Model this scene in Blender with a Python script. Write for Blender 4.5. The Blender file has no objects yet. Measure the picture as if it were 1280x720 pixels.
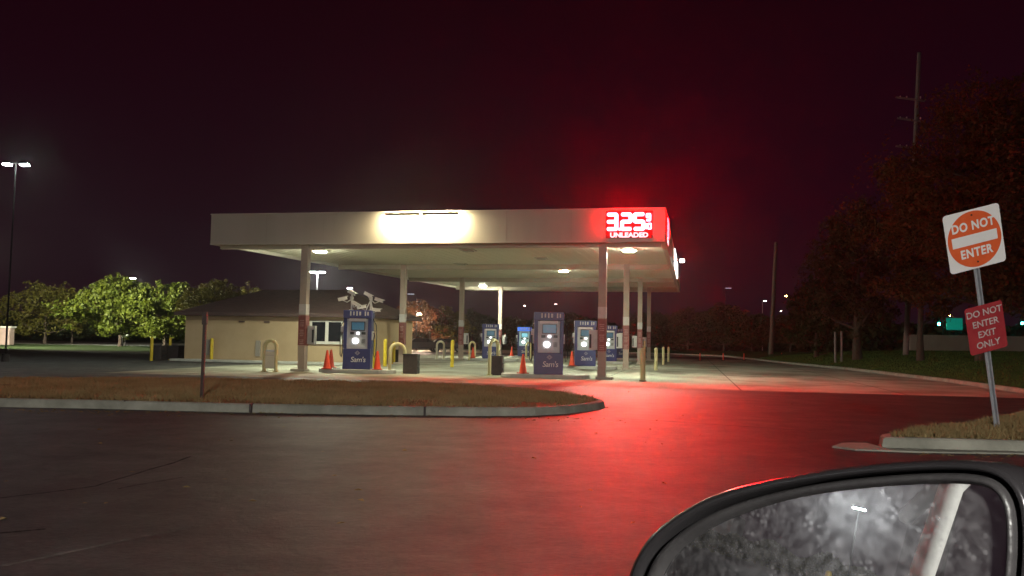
import bpy, math, random
from math import sin, cos, pi, radians
from mathutils import Vector, Matrix, noise
import numpy as np

S = bpy.context.scene
COL = S.collection
rnd = random.Random(7)

# ------------------------------------------------------------------ camera
FPX, PITCH, ROLL, EYE = 1061.57, .0617, .0181, 1.35
FW = Vector((0, cos(PITCH), sin(PITCH))); U0 = Vector((0, -sin(PITCH), cos(PITCH))); X0 = Vector((1, 0, 0))
RT = cos(ROLL)*X0 + sin(ROLL)*U0
UP = -sin(ROLL)*X0 + cos(ROLL)*U0
cam_d = bpy.data.cameras.new('camera'); cam = bpy.data.objects.new('camera', cam_d); COL.objects.link(cam)
m = Matrix((RT, UP, -FW)).transposed().to_4x4(); m.translation = (0, 0, EYE)
cam.matrix_world = m
cam_d.sensor_width = 36; cam_d.lens = FPX/1280*36; cam_d.clip_start = .02; cam_d.clip_end = 3000
S.camera = cam
C0 = Vector((0, 0, EYE))

def ray(px, py): return FW*FPX + RT*(px-640) - UP*(py-360)
def AT(px, py, Y):
    d = ray(px, py); return C0 + d*(Y/d.y)
def GR(px, py, z=0):
    d = ray(px, py); return C0 + d*((z-EYE)/d.z)

# ------------------------------------------------------------------ world (night sky with a dull red city glow)
W = bpy.data.worlds.new('World'); S.world = W; W.use_nodes = True
nt = W.node_tree; nt.nodes.clear()
out = nt.nodes.new('ShaderNodeOutputWorld'); bg = nt.nodes.new('ShaderNodeBackground')
tc = nt.nodes.new('ShaderNodeTexCoord'); sp = nt.nodes.new('ShaderNodeSeparateXYZ'); cr = nt.nodes.new('ShaderNodeValToRGB')
nt.links.new(tc.outputs['Generated'], sp.inputs[0]); nt.links.new(sp.outputs['Z'], cr.inputs[0])
e = cr.color_ramp.elements
e[0].position = 0.0; e[0].color = (.0112, .0026, .0072, 1)
e[1].position = .45; e[1].color = (.0088, .0006, .0022, 1)
k = e.new(.16); k.color = (.0108, .0016, .0052, 1)
nt.links.new(cr.outputs[0], bg.inputs[0]); bg.inputs[1].default_value = 1.0
nt.links.new(bg.outputs[0], out.inputs[0])

S.view_settings.view_transform = 'Standard'; S.view_settings.look = 'None'
S.view_settings.exposure = 0; S.view_settings.gamma = 1
S.render.engine = 'CYCLES'
cy = S.cycles
cy.use_denoising = True
cy.sample_clamp_indirect = 4.0
cy.max_bounces = 6; cy.diffuse_bounces = 3; cy.glossy_bounces = 3; cy.volume_bounces = 0
cy.caustics_reflective = False; cy.caustics_refractive = False

# strengths of the lamps that the photograph shows lit
E_SOFFIT = 1250; E_LOT = 900; E_SIGN = 1080; E_BAR = 750

# ------------------------------------------------------------------ helpers
def tag(o, label=None, cat=None, group=None, kind=None):
    if label: o['label'] = label
    if cat: o['category'] = cat
    if group: o['group'] = group
    if kind: o['kind'] = kind
    return o

def empty(name, loc, rz=0, label=None, cat=None, group=None):
    o = bpy.data.objects.new(name, None); COL.objects.link(o); o.empty_display_size = .3
    o.location = loc; o.rotation_euler = (0, 0, rz)
    return tag(o, label, cat, group)

class MB:
    def __init__(s): s.v = []; s.f = []; s.sm = []
    def add(s, vs, fs, smooth=False):
        b = len(s.v); s.v += [tuple(q) for q in vs]
        for f in fs: s.f.append(tuple(b+i for i in f)); s.sm.append(smooth)
        return s
    def box(s, c, d, R=None, taper=1.0):
        hx, hy, hz = d[0]/2, d[1]/2, d[2]/2
        vs = []
        for z, t in ((-hz, 1), (hz, taper)):
            for x, y in ((-hx, -hy), (hx, -hy), (hx, hy), (-hx, hy)):
                q = Vector((x*t, y*t, z))
                if R is not None: q = R @ q
                vs.append(q + Vector(c))
        return s.add(vs, [(3, 2, 1, 0), (4, 5, 6, 7), (0, 1, 5, 4), (1, 2, 6, 5), (2, 3, 7, 6), (3, 0, 4, 7)])
    def cyl(s, p0, p1, r0, r1=None, n=16, caps=True):
        p0 = Vector(p0); p1 = Vector(p1); r1 = r0 if r1 is None else r1
        d = (p1-p0).normalized(); a = d.orthogonal().normalized(); b = d.cross(a)
        vs = [p0 + (a*cos(2*pi*i/n)+b*sin(2*pi*i/n))*r0 for i in range(n)] + [p1 + (a*cos(2*pi*i/n)+b*sin(2*pi*i/n))*r1 for i in range(n)]
        s.add(vs, [(i, (i+1) % n, n+(i+1) % n, n+i) for i in range(n)], True)
        if caps: s.add(vs[:n], [tuple(range(n))[::-1]]); s.add(vs[n:], [tuple(range(n))])
        return s
    def tube(s, pts, r, n=12, caps=True):
        pts = [Vector(p) for p in pts]; rs = r if isinstance(r, (list, tuple)) else [r]*len(pts)
        rings = []; a = None
        for i, p in enumerate(pts):
            d = (pts[min(i+1, len(pts)-1)] - pts[max(i-1, 0)]).normalized()
            a = d.orthogonal().normalized() if a is None else (a - d*a.dot(d)).normalized()
            b = d.cross(a)
            rings.append([p + (a*cos(2*pi*k/n)+b*sin(2*pi*k/n))*rs[i] for k in range(n)])
        vs = [q for g in rings for q in g]
        s.add(vs, [(i*n+k, i*n+(k+1) % n, (i+1)*n+(k+1) % n, (i+1)*n+k) for i in range(len(pts)-1) for k in range(n)], True)
        if caps: s.add(rings[0], [tuple(range(n))[::-1]]); s.add(rings[-1], [tuple(range(n))])
        return s
    def lathe(s, prof, n=20, c=(0, 0, 0)):
        vs = []; c = Vector(c)
        for r, z in prof: vs += [c+Vector((r*cos(2*pi*k/n), r*sin(2*pi*k/n), z)) for k in range(n)]
        return s.add(vs, [(i*n+k, i*n+(k+1) % n, (i+1)*n+(k+1) % n, (i+1)*n+k) for i in range(len(prof)-1) for k in range(n)], True)
    def prism(s, poly, z0, z1, M=None):
        n = len(poly); vs = [Vector((x, y, z0)) for x, y in poly] + [Vector((x, y, z1)) for x, y in poly]
        if M is not None: vs = [M @ q for q in vs]
        return s.add(vs, [tuple(range(n))[::-1], tuple(range(n, 2*n))] + [(i, (i+1) % n, n+(i+1) % n, n+i) for i in range(n)])
    def build(s, name, mat, parent=None, bevel=0, loc=None):
        me = bpy.data.meshes.new(name); me.from_pydata(s.v, [], s.f)
        me.polygons.foreach_set('use_smooth', s.sm); me.update()
        me.materials.append(mat)
        o = bpy.data.objects.new(name, me); COL.objects.link(o)
        if parent: o.parent = parent
        if loc is not None: o.location = loc
        if bevel:
            b = o.modifiers.new('bevel', 'BEVEL'); b.width = bevel; b.segments = 2; b.limit_method = 'ANGLE'; b.harden_normals = False
        return o

def kids(o): return [c for c in list(bpy.data.objects) if c.parent == o]
def copy_tree(o, parent=None):
    c = o.copy(); COL.objects.link(c); c.parent = parent
    for ch in kids(o): copy_tree(ch, c)
    return c

def rr(w, h, r, n=4):
    """rounded rectangle outline"""
    p = []
    for cx, cy_, a0 in ((w/2-r, -h/2+r, -90), (w/2-r, h/2-r, 0), (-w/2+r, h/2-r, 90), (-w/2+r, -h/2+r, 180)):
        for k in range(n+1):
            a = radians(a0+90*k/n); p.append((cx+r*cos(a), cy_+r*sin(a)))
    return p

# frame whose local z is -Y (faces the viewer), x right, y up
FRONT = Matrix(((1, 0, 0, 0), (0, 0, -1, 0), (0, 1, 0, 0), (0, 0, 0, 1)))

def text_obj(name, body, size, mat, parent, M, extrude=.004, shear=0, space=1.0, bold=0, xs=1.0):
    cu = bpy.data.curves.new(name+'_curve', 'FONT'); cu.body = body; cu.size = size; cu.extrude = extrude
    cu.align_x = 'CENTER'; cu.align_y = 'CENTER'; cu.shear = shear; cu.space_character = space; cu.offset = bold
    cu.resolution_u = 4
    t = bpy.data.objects.new(name+'_tmp', cu); COL.objects.link(t)
    dg = bpy.context.evaluated_depsgraph_get()
    me = bpy.data.meshes.new_from_object(t.evaluated_get(dg))
    bpy.data.objects.remove(t); bpy.data.curves.remove(cu)
    me.transform(M @ Matrix.Diagonal((xs, 1, 1, 1))); me.materials.clear(); me.materials.append(mat); me.name = name
    o = bpy.data.objects.new(name, me); COL.objects.link(o)
    if parent: o.parent = parent
    return o

# ------------------------------------------------------------------ materials
def mat(name, col, rough=.6, metal=0, col2=None, scale=4, bump=0, bscale=60, emit=None, estr=0, spec=.5, detail=6, thr=(.35, .65), coord='Object', stretch=None):
    m_ = bpy.data.materials.new(name); m_.use_nodes = True; t = m_.node_tree; b = t.nodes['Principled BSDF']
    b.inputs['Base Color'].default_value = (*col, 1); b.inputs['Roughness'].default_value = rough
    b.inputs['Metallic'].default_value = metal; b.inputs['Specular IOR Level'].default_value = spec
    c = t.nodes.new('ShaderNodeTexCoord')
    src = c.outputs[coord]
    if stretch:
        mp = t.nodes.new('ShaderNodeMapping'); mp.inputs['Scale'].default_value = stretch
        t.links.new(src, mp.inputs[0]); src = mp.outputs[0]
    if col2:
        n = t.nodes.new('ShaderNodeTexNoise'); n.inputs['Scale'].default_value = scale; n.inputs['Detail'].default_value = detail
        n.inputs['Roughness'].default_value = .65
        r = t.nodes.new('ShaderNodeValToRGB'); r.color_ramp.elements[0].position = thr[0]; r.color_ramp.elements[1].position = thr[1]
        r.color_ramp.elements[0].color = (*col, 1); r.color_ramp.elements[1].color = (*col2, 1)
        t.links.new(src, n.inputs['Vector']); t.links.new(n.outputs['Fac'], r.inputs[0]); t.links.new(r.outputs[0], b.inputs['Base Color'])
    if bump:
        n2 = t.nodes.new('ShaderNodeTexNoise'); n2.inputs['Scale'].default_value = bscale; n2.inputs['Detail'].default_value = 4
        bp = t.nodes.new('ShaderNodeBump'); bp.inputs['Strength'].default_value = bump; bp.inputs['Distance'].default_value = .02
        t.links.new(src, n2.inputs['Vector']); t.links.new(n2.outputs['Fac'], bp.inputs['Height']); t.links.new(bp.outputs[0], b.inputs['Normal'])
    if emit:
        b.inputs['Emission Color'].default_value = (*emit, 1); b.inputs['Emission Strength'].default_value = estr
    return m_

def asphalt(name, base, base2, rough, crack=True):
    m_ = bpy.data.materials.new(name); m_.use_nodes = True; t = m_.node_tree; b = t.nodes['Principled BSDF']; L = t.links.new
    c = t.nodes.new('ShaderNodeTexCoord')
    def noise_(s, d=5, v=None, rgh=.6):
        n = t.nodes.new('ShaderNodeTexNoise'); n.inputs['Scale'].default_value = s; n.inputs['Detail'].default_value = d; n.inputs['Roughness'].default_value = rgh
        L(v or c.outputs['Object'], n.inputs['Vector']); return n.outputs['Fac']
    def ramp(f, p0, c0, p1, c1):
        r = t.nodes.new('ShaderNodeValToRGB'); a = r.color_ramp.elements; a[0].position = p0; a[0].color = (*c0, 1); a[1].position = p1; a[1].color = (*c1, 1)
        L(f, r.inputs[0]); return r.outputs[0]
    def mul(a, b_, f=1.0):
        x = t.nodes.new('ShaderNodeMix'); x.data_type = 'RGBA'; x.blend_type = 'MULTIPLY'; x.inputs[0].default_value = f
        L(a, x.inputs[6]); L(b_, x.inputs[7]); return x.outputs[2]
    big = ramp(noise_(.22, 6), .35, base, .68, base2)
    fine = ramp(noise_(16, 8, None, .85), .36, (.45, .45, .45), .66, (1.6, 1.55, 1.5))
    mid = ramp(noise_(1.6, 9, None, .75), .36, (.5, .5, .52), .62, (1.35, 1.35, 1.35))
    colr = mul(mul(big, fine), mid)
    # long tyre-worn lanes along the drive
    mp = t.nodes.new('ShaderNodeMapping'); mp.inputs['Scale'].default_value = (.06, .75, 1); mp.inputs['Rotation'].default_value = (0, 0, radians(-16))
    L(c.outputs['Object'], mp.inputs[0])
    colr = mul(colr, ramp(noise_(1.4, 3, mp.outputs[0]), .35, (.8, .78, .8), .65, (1.18, 1.16, 1.14)))
    if crack:
        v = t.nodes.new('ShaderNodeTexVoronoi'); v.feature = 'DISTANCE_TO_EDGE'; v.inputs['Scale'].default_value = .16; v.inputs['Randomness'].default_value = 1
        nn = t.nodes.new('ShaderNodeTexNoise'); nn.inputs['Scale'].default_value = .8; nn.inputs['Detail'].default_value = 6
        L(c.outputs['Object'], nn.inputs['Vector'])
        ad = t.nodes.new('ShaderNodeVectorMath'); ad.operation = 'MULTIPLY_ADD'; ad.inputs[1].default_value = (1.6, 1.6, 1.6)
        L(nn.outputs['Color'], ad.inputs[0]); L(c.outputs['Object'], ad.inputs[2]); L(ad.outputs[0], v.inputs['Vector'])
        colr = mul(colr, ramp(v.outputs['Distance'], .0015, (.35, .35, .35), .006, (1, 1, 1)), .8)
    L(colr, b.inputs['Base Color'])
    mr = t.nodes.new('ShaderNodeMapRange'); mr.inputs['To Min'].default_value = rough-.16; mr.inputs['To Max'].default_value = rough+.16
    L(noise_(1.1, 8, None, .75), mr.inputs[0]); L(mr.outputs[0], b.inputs['Roughness'])
    bp = t.nodes.new('ShaderNodeBump'); bp.inputs['Strength'].default_value = .6; bp.inputs['Distance'].default_value = .02
    L(noise_(26, 6, None, .8), bp.inputs['Height'])
    bq = t.nodes.new('ShaderNodeBump'); bq.inputs['Strength'].default_value = .35; bq.inputs['Distance'].default_value = .06
    L(noise_(2.6, 6, None, .7), bq.inputs['Height']); L(bp.outputs[0], bq.inputs['Normal']); L(bq.outputs[0], b.inputs['Normal'])
    b.inputs['Specular IOR Level'].default_value = .36
    return m_

M = {}
M['asphalt'] = asphalt('asphalt', (.031, .023, .026), (.048, .037, .040), .55)
M['old_asphalt'] = asphalt('old_asphalt', (.075, .078, .074), (.115, .118, .113), .75)
M['tar'] = mat('tar', (.012, .010, .010), .85, col2=(.02, .017, .017), scale=3, spec=.1)
def concrete_joints(name, a, b2, step):
    m_ = mat(name, a, .75, col2=b2, scale=.9, bump=.25, bscale=40, spec=.15)
    t = m_.node_tree; b = t.nodes['Principled BSDF']; L = t.links.new
    c = t.nodes.new('ShaderNodeTexCoord')
    br = t.nodes.new('ShaderNodeTexBrick'); br.offset = 0; br.inputs['Scale'].default_value = 1; br.inputs['Brick Width'].default_value = step; br.inputs['Row Height'].default_value = step
    br.inputs['Mortar Size'].default_value = .03; br.inputs['Mortar Smooth'].default_value = .3
    br.inputs['Color1'].default_value = (1, 1, 1, 1); br.inputs['Color2'].default_value = (.86, .86, .84, 1); br.inputs['Mortar'].default_value = (.35, .34, .32, 1)
    L(c.outputs['Object'], br.inputs['Vector'])
    src = b.inputs['Base Color'].links[0].from_socket
    x = t.nodes.new('ShaderNodeMix'); x.data_type = 'RGBA'; x.blend_type = 'MULTIPLY'; x.inputs[0].default_value = 1
    L(src, x.inputs[6]); L(br.outputs['Color'], x.inputs[7])
    # oil and tyre stains
    n = t.nodes.new('ShaderNodeTexNoise'); n.inputs['Scale'].default_value = .35; n.inputs['Detail'].default_value = 7
    L(c.outputs['Object'], n.inputs['Vector'])
    r = t.nodes.new('ShaderNodeValToRGB'); r.color_ramp.elements[0].position = .38; r.color_ramp.elements[0].color = (.55, .52, .5, 1); r.color_ramp.elements[1].position = .55; r.color_ramp.elements[1].color = (1, 1, 1, 1)
    L(n.outputs['Fac'], r.inputs[0])
    y = t.nodes.new('ShaderNodeMix'); y.data_type = 'RGBA'; y.blend_type = 'MULTIPLY'; y.inputs[0].default_value = .9
    L(x.outputs[2], y.inputs[6]); L(r.outputs[0], y.inputs[7]); L(y.outputs[2], b.inputs['Base Color'])
    return m_
M['apron'] = concrete_joints('apron', (.34, .335, .265), (.43, .425, .345), 4.6)
M['kerb'] = mat('kerb', (.20, .195, .16), .8, col2=(.34, .33, .275), scale=1.7, bump=.4, bscale=50)
M['kerb_dark'] = mat('kerb_dark', (.02, .015, .015), .8, col2=(.06, .05, .05), scale=2)
M['island'] = mat('island', (.42, .42, .39), .8, col2=(.54, .54, .50), scale=2, bump=.3)
M['dry_soil'] = mat('dry_soil', (.15, .10, .045), .95, col2=(.23, .155, .07), scale=1.6, bump=.9, bscale=30, spec=.1)
M['dry_blade'] = mat('dry_blade', (.21, .15, .068), .9, col2=(.31, .235, .115), scale=1.2, spec=.1)
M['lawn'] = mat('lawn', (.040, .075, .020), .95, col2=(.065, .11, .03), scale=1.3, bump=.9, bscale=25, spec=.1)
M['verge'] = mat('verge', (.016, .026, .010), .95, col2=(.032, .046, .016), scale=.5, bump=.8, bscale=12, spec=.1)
M['lawn_blade'] = mat('lawn_blade', (.06, .11, .025), .9, col2=(.10, .16, .04), scale=.9, spec=.1)
M['fascia'] = mat('fascia', (.50, .45, .37), .55, col2=(.56, .51, .43), scale=.6, bump=.05, bscale=3, stretch=(1, 1, .15))
M['trim'] = mat('trim', (.55, .50, .43), .5, col2=(.6, .55, .48), scale=1)
M['soffit'] = mat('soffit', (.76, .72, .58), .6, col2=(.80, .76, .63), scale=.35, detail=8)
M['beam'] = mat('beam', (.42, .36, .29), .6, col2=(.47, .41, .33), scale=.8)
M['column'] = mat('column', (.36, .28, .23), .55, col2=(.42, .33, .27), scale=1.5, bump=.05)
M['placard_red'] = mat('placard_red', (.19, .05, .05), .5, col2=(.25, .08, .07), scale=9)
M['placard_white'] = mat('placard_white', (.50, .47, .46), .5, col2=(.58, .55, .54), scale=7)
M['pale_print'] = mat('pale_print', (.30, .14, .13), .5, col2=(.5, .34, .32), scale=20)
M['grey_box'] = mat('grey_box', (.50, .50, .48), .45, col2=(.6, .6, .58), scale=5)
M['pump_blue'] = mat('pump_blue', (.022, .030, .135), .42, col2=(.030, .040, .165), scale=3)
M['pump_grey'] = mat('pump_grey', (.42, .44, .46), .4, col2=(.50, .52, .54), scale=6)
M['pump_dark'] = mat('pump_dark', (.02, .022, .03), .35, col2=(.035, .035, .04), scale=9)
M['white_paint'] = mat('white_paint', (.72, .72, .70), .5, col2=(.8, .8, .78), scale=8)
M['screen'] = mat('screen', (.03, .08, .12), .2, col2=(.04, .11, .16), scale=12, emit=(.12, .30, .45), estr=.22)
M['screen_cyan'] = mat('screen_cyan', (.10, .3, .35), .2, col2=(.14, .35, .4), scale=12, emit=(.25, .75, .9), estr=.7)
M['lit_panel'] = mat('lit_panel', (.8, .8, .8), .4, col2=(.85, .85, .85), scale=3, emit=(1, .98, 1), estr=6)
M['lit_small'] = mat('lit_small', (.8, .8, .8), .4, col2=(.85, .85, .85), scale=3, emit=(.95, .98, 1), estr=3)
M['topper_lit'] = mat('topper_lit', (.05, .12, .5), .4, col2=(.06, .15, .55), scale=3, emit=(.08, .25, .95), estr=.7)
M['hose'] = mat('hose', (.012, .012, .014), .5, col2=(.02, .02, .02), scale=20)
M['yellow'] = mat('yellow', (.62, .44, .015), .45, col2=(.70, .52, .03), scale=5, bump=.1)
M['pale_yellow'] = mat('pale_yellow', (.60, .54, .26), .5, col2=(.68, .62, .34), scale=4, bump=.1)
M['cream'] = mat('cream', (.78, .72, .54), .5, col2=(.84, .78, .60), scale=4)
M['cone'] = mat('cone', (.75, .06, .02), .55, col2=(.82, .09, .03), scale=7)
M['cone_base'] = mat('cone_base', (.55, .05, .02), .7, col2=(.4, .05, .03), scale=9)
M['bar_metal'] = mat('bar_metal', (.10, .085, .07), .5, col2=(.14, .12, .10), scale=9)
M['bin'] = mat('bin', (.035, .028, .028), .6, col2=(.055, .045, .043), scale=7)
M['stucco'] = mat('stucco', (.44, .32, .19), .85, col2=(.50, .37, .23), scale=.7, bump=.4, bscale=35, detail=8)
M['stucco_grey'] = mat('stucco_grey', (.28, .25, .21), .85, col2=(.34, .3, .26), scale=1, bump=.4)
M['roof'] = mat('roof', (.060, .034, .032), .8, col2=(.095, .055, .05), scale=3, bump=.8, bscale=14, stretch=(1, 1, 5))
M['glass_dark'] = mat('glass_dark', (.01, .012, .016), .08, col2=(.02, .02, .025), scale=2)
M['frame_white'] = mat('frame_white', (.6, .58, .52), .5, col2=(.68, .66, .6), scale=9)
M['post_dark'] = mat('post_dark', (.03, .018, .014), .6, col2=(.05, .03, .025), scale=14)
M['galv'] = mat('galv', (.36, .37, .40), .42, metal=.4, col2=(.46, .47, .50), scale=18)
M['sign_white'] = mat('sign_white', (.86, .83, .82), .45, col2=(.90, .87, .86), scale=5)
M['sign_orange'] = mat('sign_orange', (.78, .115, .03), .45, col2=(.84, .14, .04), scale=5)
M['sign_red'] = mat('sign_red', (.32, .022, .03), .5, col2=(.38, .035, .04), scale=6)
M['sign_text'] = mat('sign_text', (.55, .48, .47), .5, col2=(.30, .2, .2), scale=24, thr=(.45, .7))
M['sign_back'] = mat('sign_back', (.3, .3, .3), .4, metal=.6, col2=(.35, .35, .35), scale=5)
M['wood_pole'] = mat('wood_pole', (.13, .095, .075), .9, col2=(.19, .14, .11), scale=6, bump=.6, stretch=(4, 4, .4))
M['pale_pole'] = mat('pale_pole', (.20, .17, .16), .8, col2=(.26, .22, .20), scale=4, bump=.3)
M['steel_dark'] = mat('steel_dark', (.005, .004, .005), .9, col2=(.009, .007, .008), scale=7)
M['steel_pale'] = mat('steel_pale', (.42, .42, .44), .5, col2=(.5, .5, .52), scale=7)
M['bark'] = mat('bark', (.055, .038, .028), .9, col2=(.10, .072, .052), scale=9, bump=.9, bscale=30, stretch=(3, 3, .6))
M['cam_white'] = mat('cam_white', (.70, .68, .64), .4, col2=(.78, .76, .72), scale=8)
M['lot_light'] = mat('lot_light', (.8, .8, .8), .4, col2=(.8, .8, .8), scale=2, emit=(.92, 1.0, .94), estr=E_LOT)
M['rear_light'] = mat('rear_light', (.8, .8, .8), .4, col2=(.8, .8, .8), scale=2, emit=(1.0, .98, .90), estr=7400)
M['mirror_light'] = mat('mirror_light', (.8, .8, .8), .4, col2=(.8, .8, .8), scale=2, emit=(.92, 1.0, .97), estr=2200)
M['edge_light'] = mat('edge_light', (.8, .8, .8), .4, col2=(.8, .8, .8), scale=2, emit=(.92, 1.0, .94), estr=320)
M['far_strong'] = mat('far_strong', (.8, .8, .8), .4, col2=(.8, .8, .8), scale=2, emit=(1.0, .7, .5), estr=6000)
M['parked_paint'] = mat('parked_paint', (.015, .013, .016), .3, col2=(.02, .018, .02), scale=3)
M['added_tree_light'] = mat('added_tree_light', (.8, .8, .8), .4, col2=(.8, .8, .8), scale=2, emit=(1.0, .98, .75), estr=10000)
M['lot_light_warm'] = mat('lot_light_warm', (.8, .8, .8), .4, col2=(.8, .8, .8), scale=2, emit=(1.0, .50, .12), estr=200)
M['lot_light_dim'] = mat('lot_light_dim', (.8, .8, .8), .4, col2=(.8, .8, .8), scale=2, emit=(.45, .55, .7), estr=1.2)
M['lot_light_far'] = mat('lot_light_far', (.8, .8, .8), .4, col2=(.8, .8, .8), scale=2, emit=(1.0, .85, .75), estr=40)
M['soffit_light'] = mat('soffit_light', (.8, .8, .8), .4, col2=(.8, .8, .8), scale=2, emit=(.95, 1.0, .76), estr=E_SOFFIT)
M['lens_off'] = mat('lens_off', (.35, .34, .3), .3, col2=(.4, .39, .34), scale=5)
M['sign_lit'] = mat('sign_lit', (.8, .8, .8), .4, col2=(.82, .82, .82), scale=2, emit=(1.0, .96, .88), estr=5)
M['white_board'] = mat('white_board', (.52, .47, .39), .5, col2=(.57, .52, .44), scale=2)
M['bar_lit'] = mat('bar_lit', (.8, .8, .8), .4, col2=(.8, .8, .8), scale=2, emit=(1.0, .86, .52), estr=E_BAR)
M['side_lit'] = mat('side_lit', (.8, .8, .8), .4, col2=(.82, .82, .82), scale=2, emit=(1.0, .96, .88), estr=3.2)
M['flood_lit'] = mat('flood_lit', (.8, .8, .8), .4, col2=(.82, .82, .82), scale=2, emit=(1.0, .96, .88), estr=25)
M['led_red'] = mat('led_red', (.4, .02, .02), .4, col2=(.45, .03, .02), scale=5, emit=(1.0, .0017, .0024), estr=E_SIGN)
M['led_red_side'] = mat('led_red_side', (.4, .02, .02), .4, col2=(.45, .03, .02), scale=5, emit=(1.0, .0017, .0024), estr=E_SIGN*.3)
M['led_word'] = mat('led_word', (.6, .4, .4), .4, col2=(.6, .4, .4), scale=5, emit=(1.0, .55, .6), estr=1.9)
M['red_halo'] = mat('red_halo', (.22, .012, .014), .7, col2=(.26, .016, .018), scale=3)  # red halo of the lit digits painted into the backing colour
M['green_lens'] = mat('green_lens', (.0, .4, .3), .3, col2=(.0, .45, .35), scale=5, emit=(.02, 1.0, .62), estr=260)
M['amber_lens'] = mat('amber_lens', (.5, .2, .05), .3, col2=(.5, .25, .05), scale=5, emit=(1.0, .4, .12), estr=12)
M['green_sign'] = mat('green_sign', (.0, .17, .12), .5, col2=(.0, .2, .14), scale=3, emit=(0, .55, .38), estr=.25)
M['violet_lit'] = mat('violet_lit', (.5, .4, .7), .4, col2=(.55, .45, .75), scale=4, emit=(.62, .5, 1.0), estr=1.0)
M['far_wall'] = mat('far_wall', (.42, .30, .26), .8, col2=(.5, .37, .32), scale=.4)
M['pale_wall'] = mat('pale_wall', (.62, .60, .56), .7, col2=(.68, .66, .62), scale=.5)
M['car_paint'] = mat('car_paint', (.07, .065, .07), .24, metal=.6, col2=(.08, .075, .08), scale=3)
M['car_trim'] = mat('car_trim', (.050, .047, .049), .33, col2=(.065, .062, .064), scale=16, bump=.1, bscale=200)
M['chrome'] = mat('chrome', (.5, .5, .52), .2, metal=1, col2=(.6, .6, .62), scale=4)
M['tyre'] = mat('tyre', (.02, .02, .02), .8, col2=(.03, .03, .03), scale=12)
M['headlamp'] = mat('headlamp', (.6, .6, .6), .2, col2=(.65, .65, .65), scale=3)
def leaf(name, a, b, c3):
    m_ = mat(name, a, .6, col2=c3, scale=1.1, spec=.3, thr=(.30, .70)); t = m_.node_tree
    r = [n for n in t.nodes if n.type == 'VALTORGB'][0]; k_ = r.color_ramp.elements.new(.5); k_.color = (*b, 1)
    p = t.nodes['Principled BSDF']; p.inputs['Transmission Weight'].default_value = 0
    # thin leaves let some light through
    tr = t.nodes.new('ShaderNodeBsdfTranslucent'); mx = t.nodes.new('ShaderNodeMixShader'); mx.inputs[0].default_value = .35
    t.links.new(r.outputs[0], tr.inputs[0]); t.links.new(p.outputs[0], mx.inputs[1]); t.links.new(tr.outputs[0], mx.inputs[2])
    t.links.new(mx.outputs[0], t.nodes['Material Output'].inputs[0]); return m_
M['leaf_green'] = leaf('leaf_green', (.06, .085, .010), (.09, .115, .010), (.12, .13, .014))
M['leaf_dark'] = leaf('leaf_dark', (.030, .045, .014), (.045, .06, .018), (.07, .06, .02))
M['leaf_olive'] = leaf('leaf_olive', (.09, .09, .016), (.12, .11, .018), (.14, .10, .02))
M['leaf_orange'] = leaf('leaf_orange', (.19, .045, .014), (.13, .055, .016), (.08, .06, .018))
M['leaf_rust'] = leaf('leaf_rust', (.095, .045, .020), (.085, .052, .020), (.065, .060, .020))

# ------------------------------------------------------------------ thin volume added so lamps get a glow like lens halos
hz = MB().box((0, 95, 20.5), (460, 440, 44)).build('halo_haze', bpy.data.materials.new('halo_haze'))
hm = hz.data.materials[0]; hm.use_nodes = True; t = hm.node_tree; t.nodes.clear()
o_ = t.nodes.new('ShaderNodeOutputMaterial'); pv = t.nodes.new('ShaderNodeVolumePrincipled')
pv.inputs['Color'].default_value = (.9, .88, .9, 1); pv.inputs['Density'].default_value = .0005; pv.inputs['Anisotropy'].default_value = .88
t.links.new(pv.outputs[0], o_.inputs['Volume']); hm.cycles.volume_sampling = 'EQUIANGULAR'; tag(hz, kind='stuff')

# ------------------------------------------------------------------ canopy frame
OR = Vector((3.308, 30.852, 0)); TH = -.2081
EX = Vector((cos(.2081), -sin(.2081), 0)); EY = Vector((sin(.2081), cos(.2081), 0))
def CW(a, b, z=0): return OR + EX*a + EY*b + Vector((0, 0, z))
SP = 11.66
HC = 4.9; GS = .016
def zt(b): return GS*b

def sheet(name, pts, z, m_, kind='structure'):
    n = len(pts); o = MB().add([(x, y, z) for x, y in pts], [tuple(range(n))]).build(name, m_)
    return tag(o, kind=kind)

# ------------------------------------------------------------------ setting
tag(MB().add([(-700, -300, -.012), (700, -300, -.012), (700, 900, -.012), (-700, 900, -.012)], [(0, 1, 2, 3)]).build('ground', M['lawn']), kind='structure')
sheet('road', [(-120, -60), (15.6, -60), (15.6, 10), (15.2, 24), (17.2, 33.8), (19.2, 48.4), (20.2, 62), (23.5, 92), (25, 100), (-30, 100), (-30, 64), (-120, 64)], 0, M['asphalt'])
ap = MB().add([(-16.5, -5.2, .004), (-3, -5.2, .004), (13.2, -4.6, .004), (12.8, 12, .004), (11.8, 22, .004), (10, 47, .004), (-19, 47, .004)], [(0, 1, 2, 3, 4, 5, 6)]).build('forecourt', M['apron'])
ap.location = OR; ap.rotation_euler = (0, 0, TH); tag(ap, kind='structure')
sheet('parking_lot', [(-120, 24.4), (-11.9, 24.4), (-9.5, 29), (-7.5, 40), (-7.3, 60), (-120, 60)], .0025, M['old_asphalt'])
sheet('access_road', [(-130, 92), (-16, 92), (30, 84), (30, 100), (-16, 128), (-130, 132)], .006, M['apron'])
lot_grass = sheet('grass_verge', [(-130, 64.2), (-22, 64.2), (-20, 84), (-130, 88)], .010, M['verge'])

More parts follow.
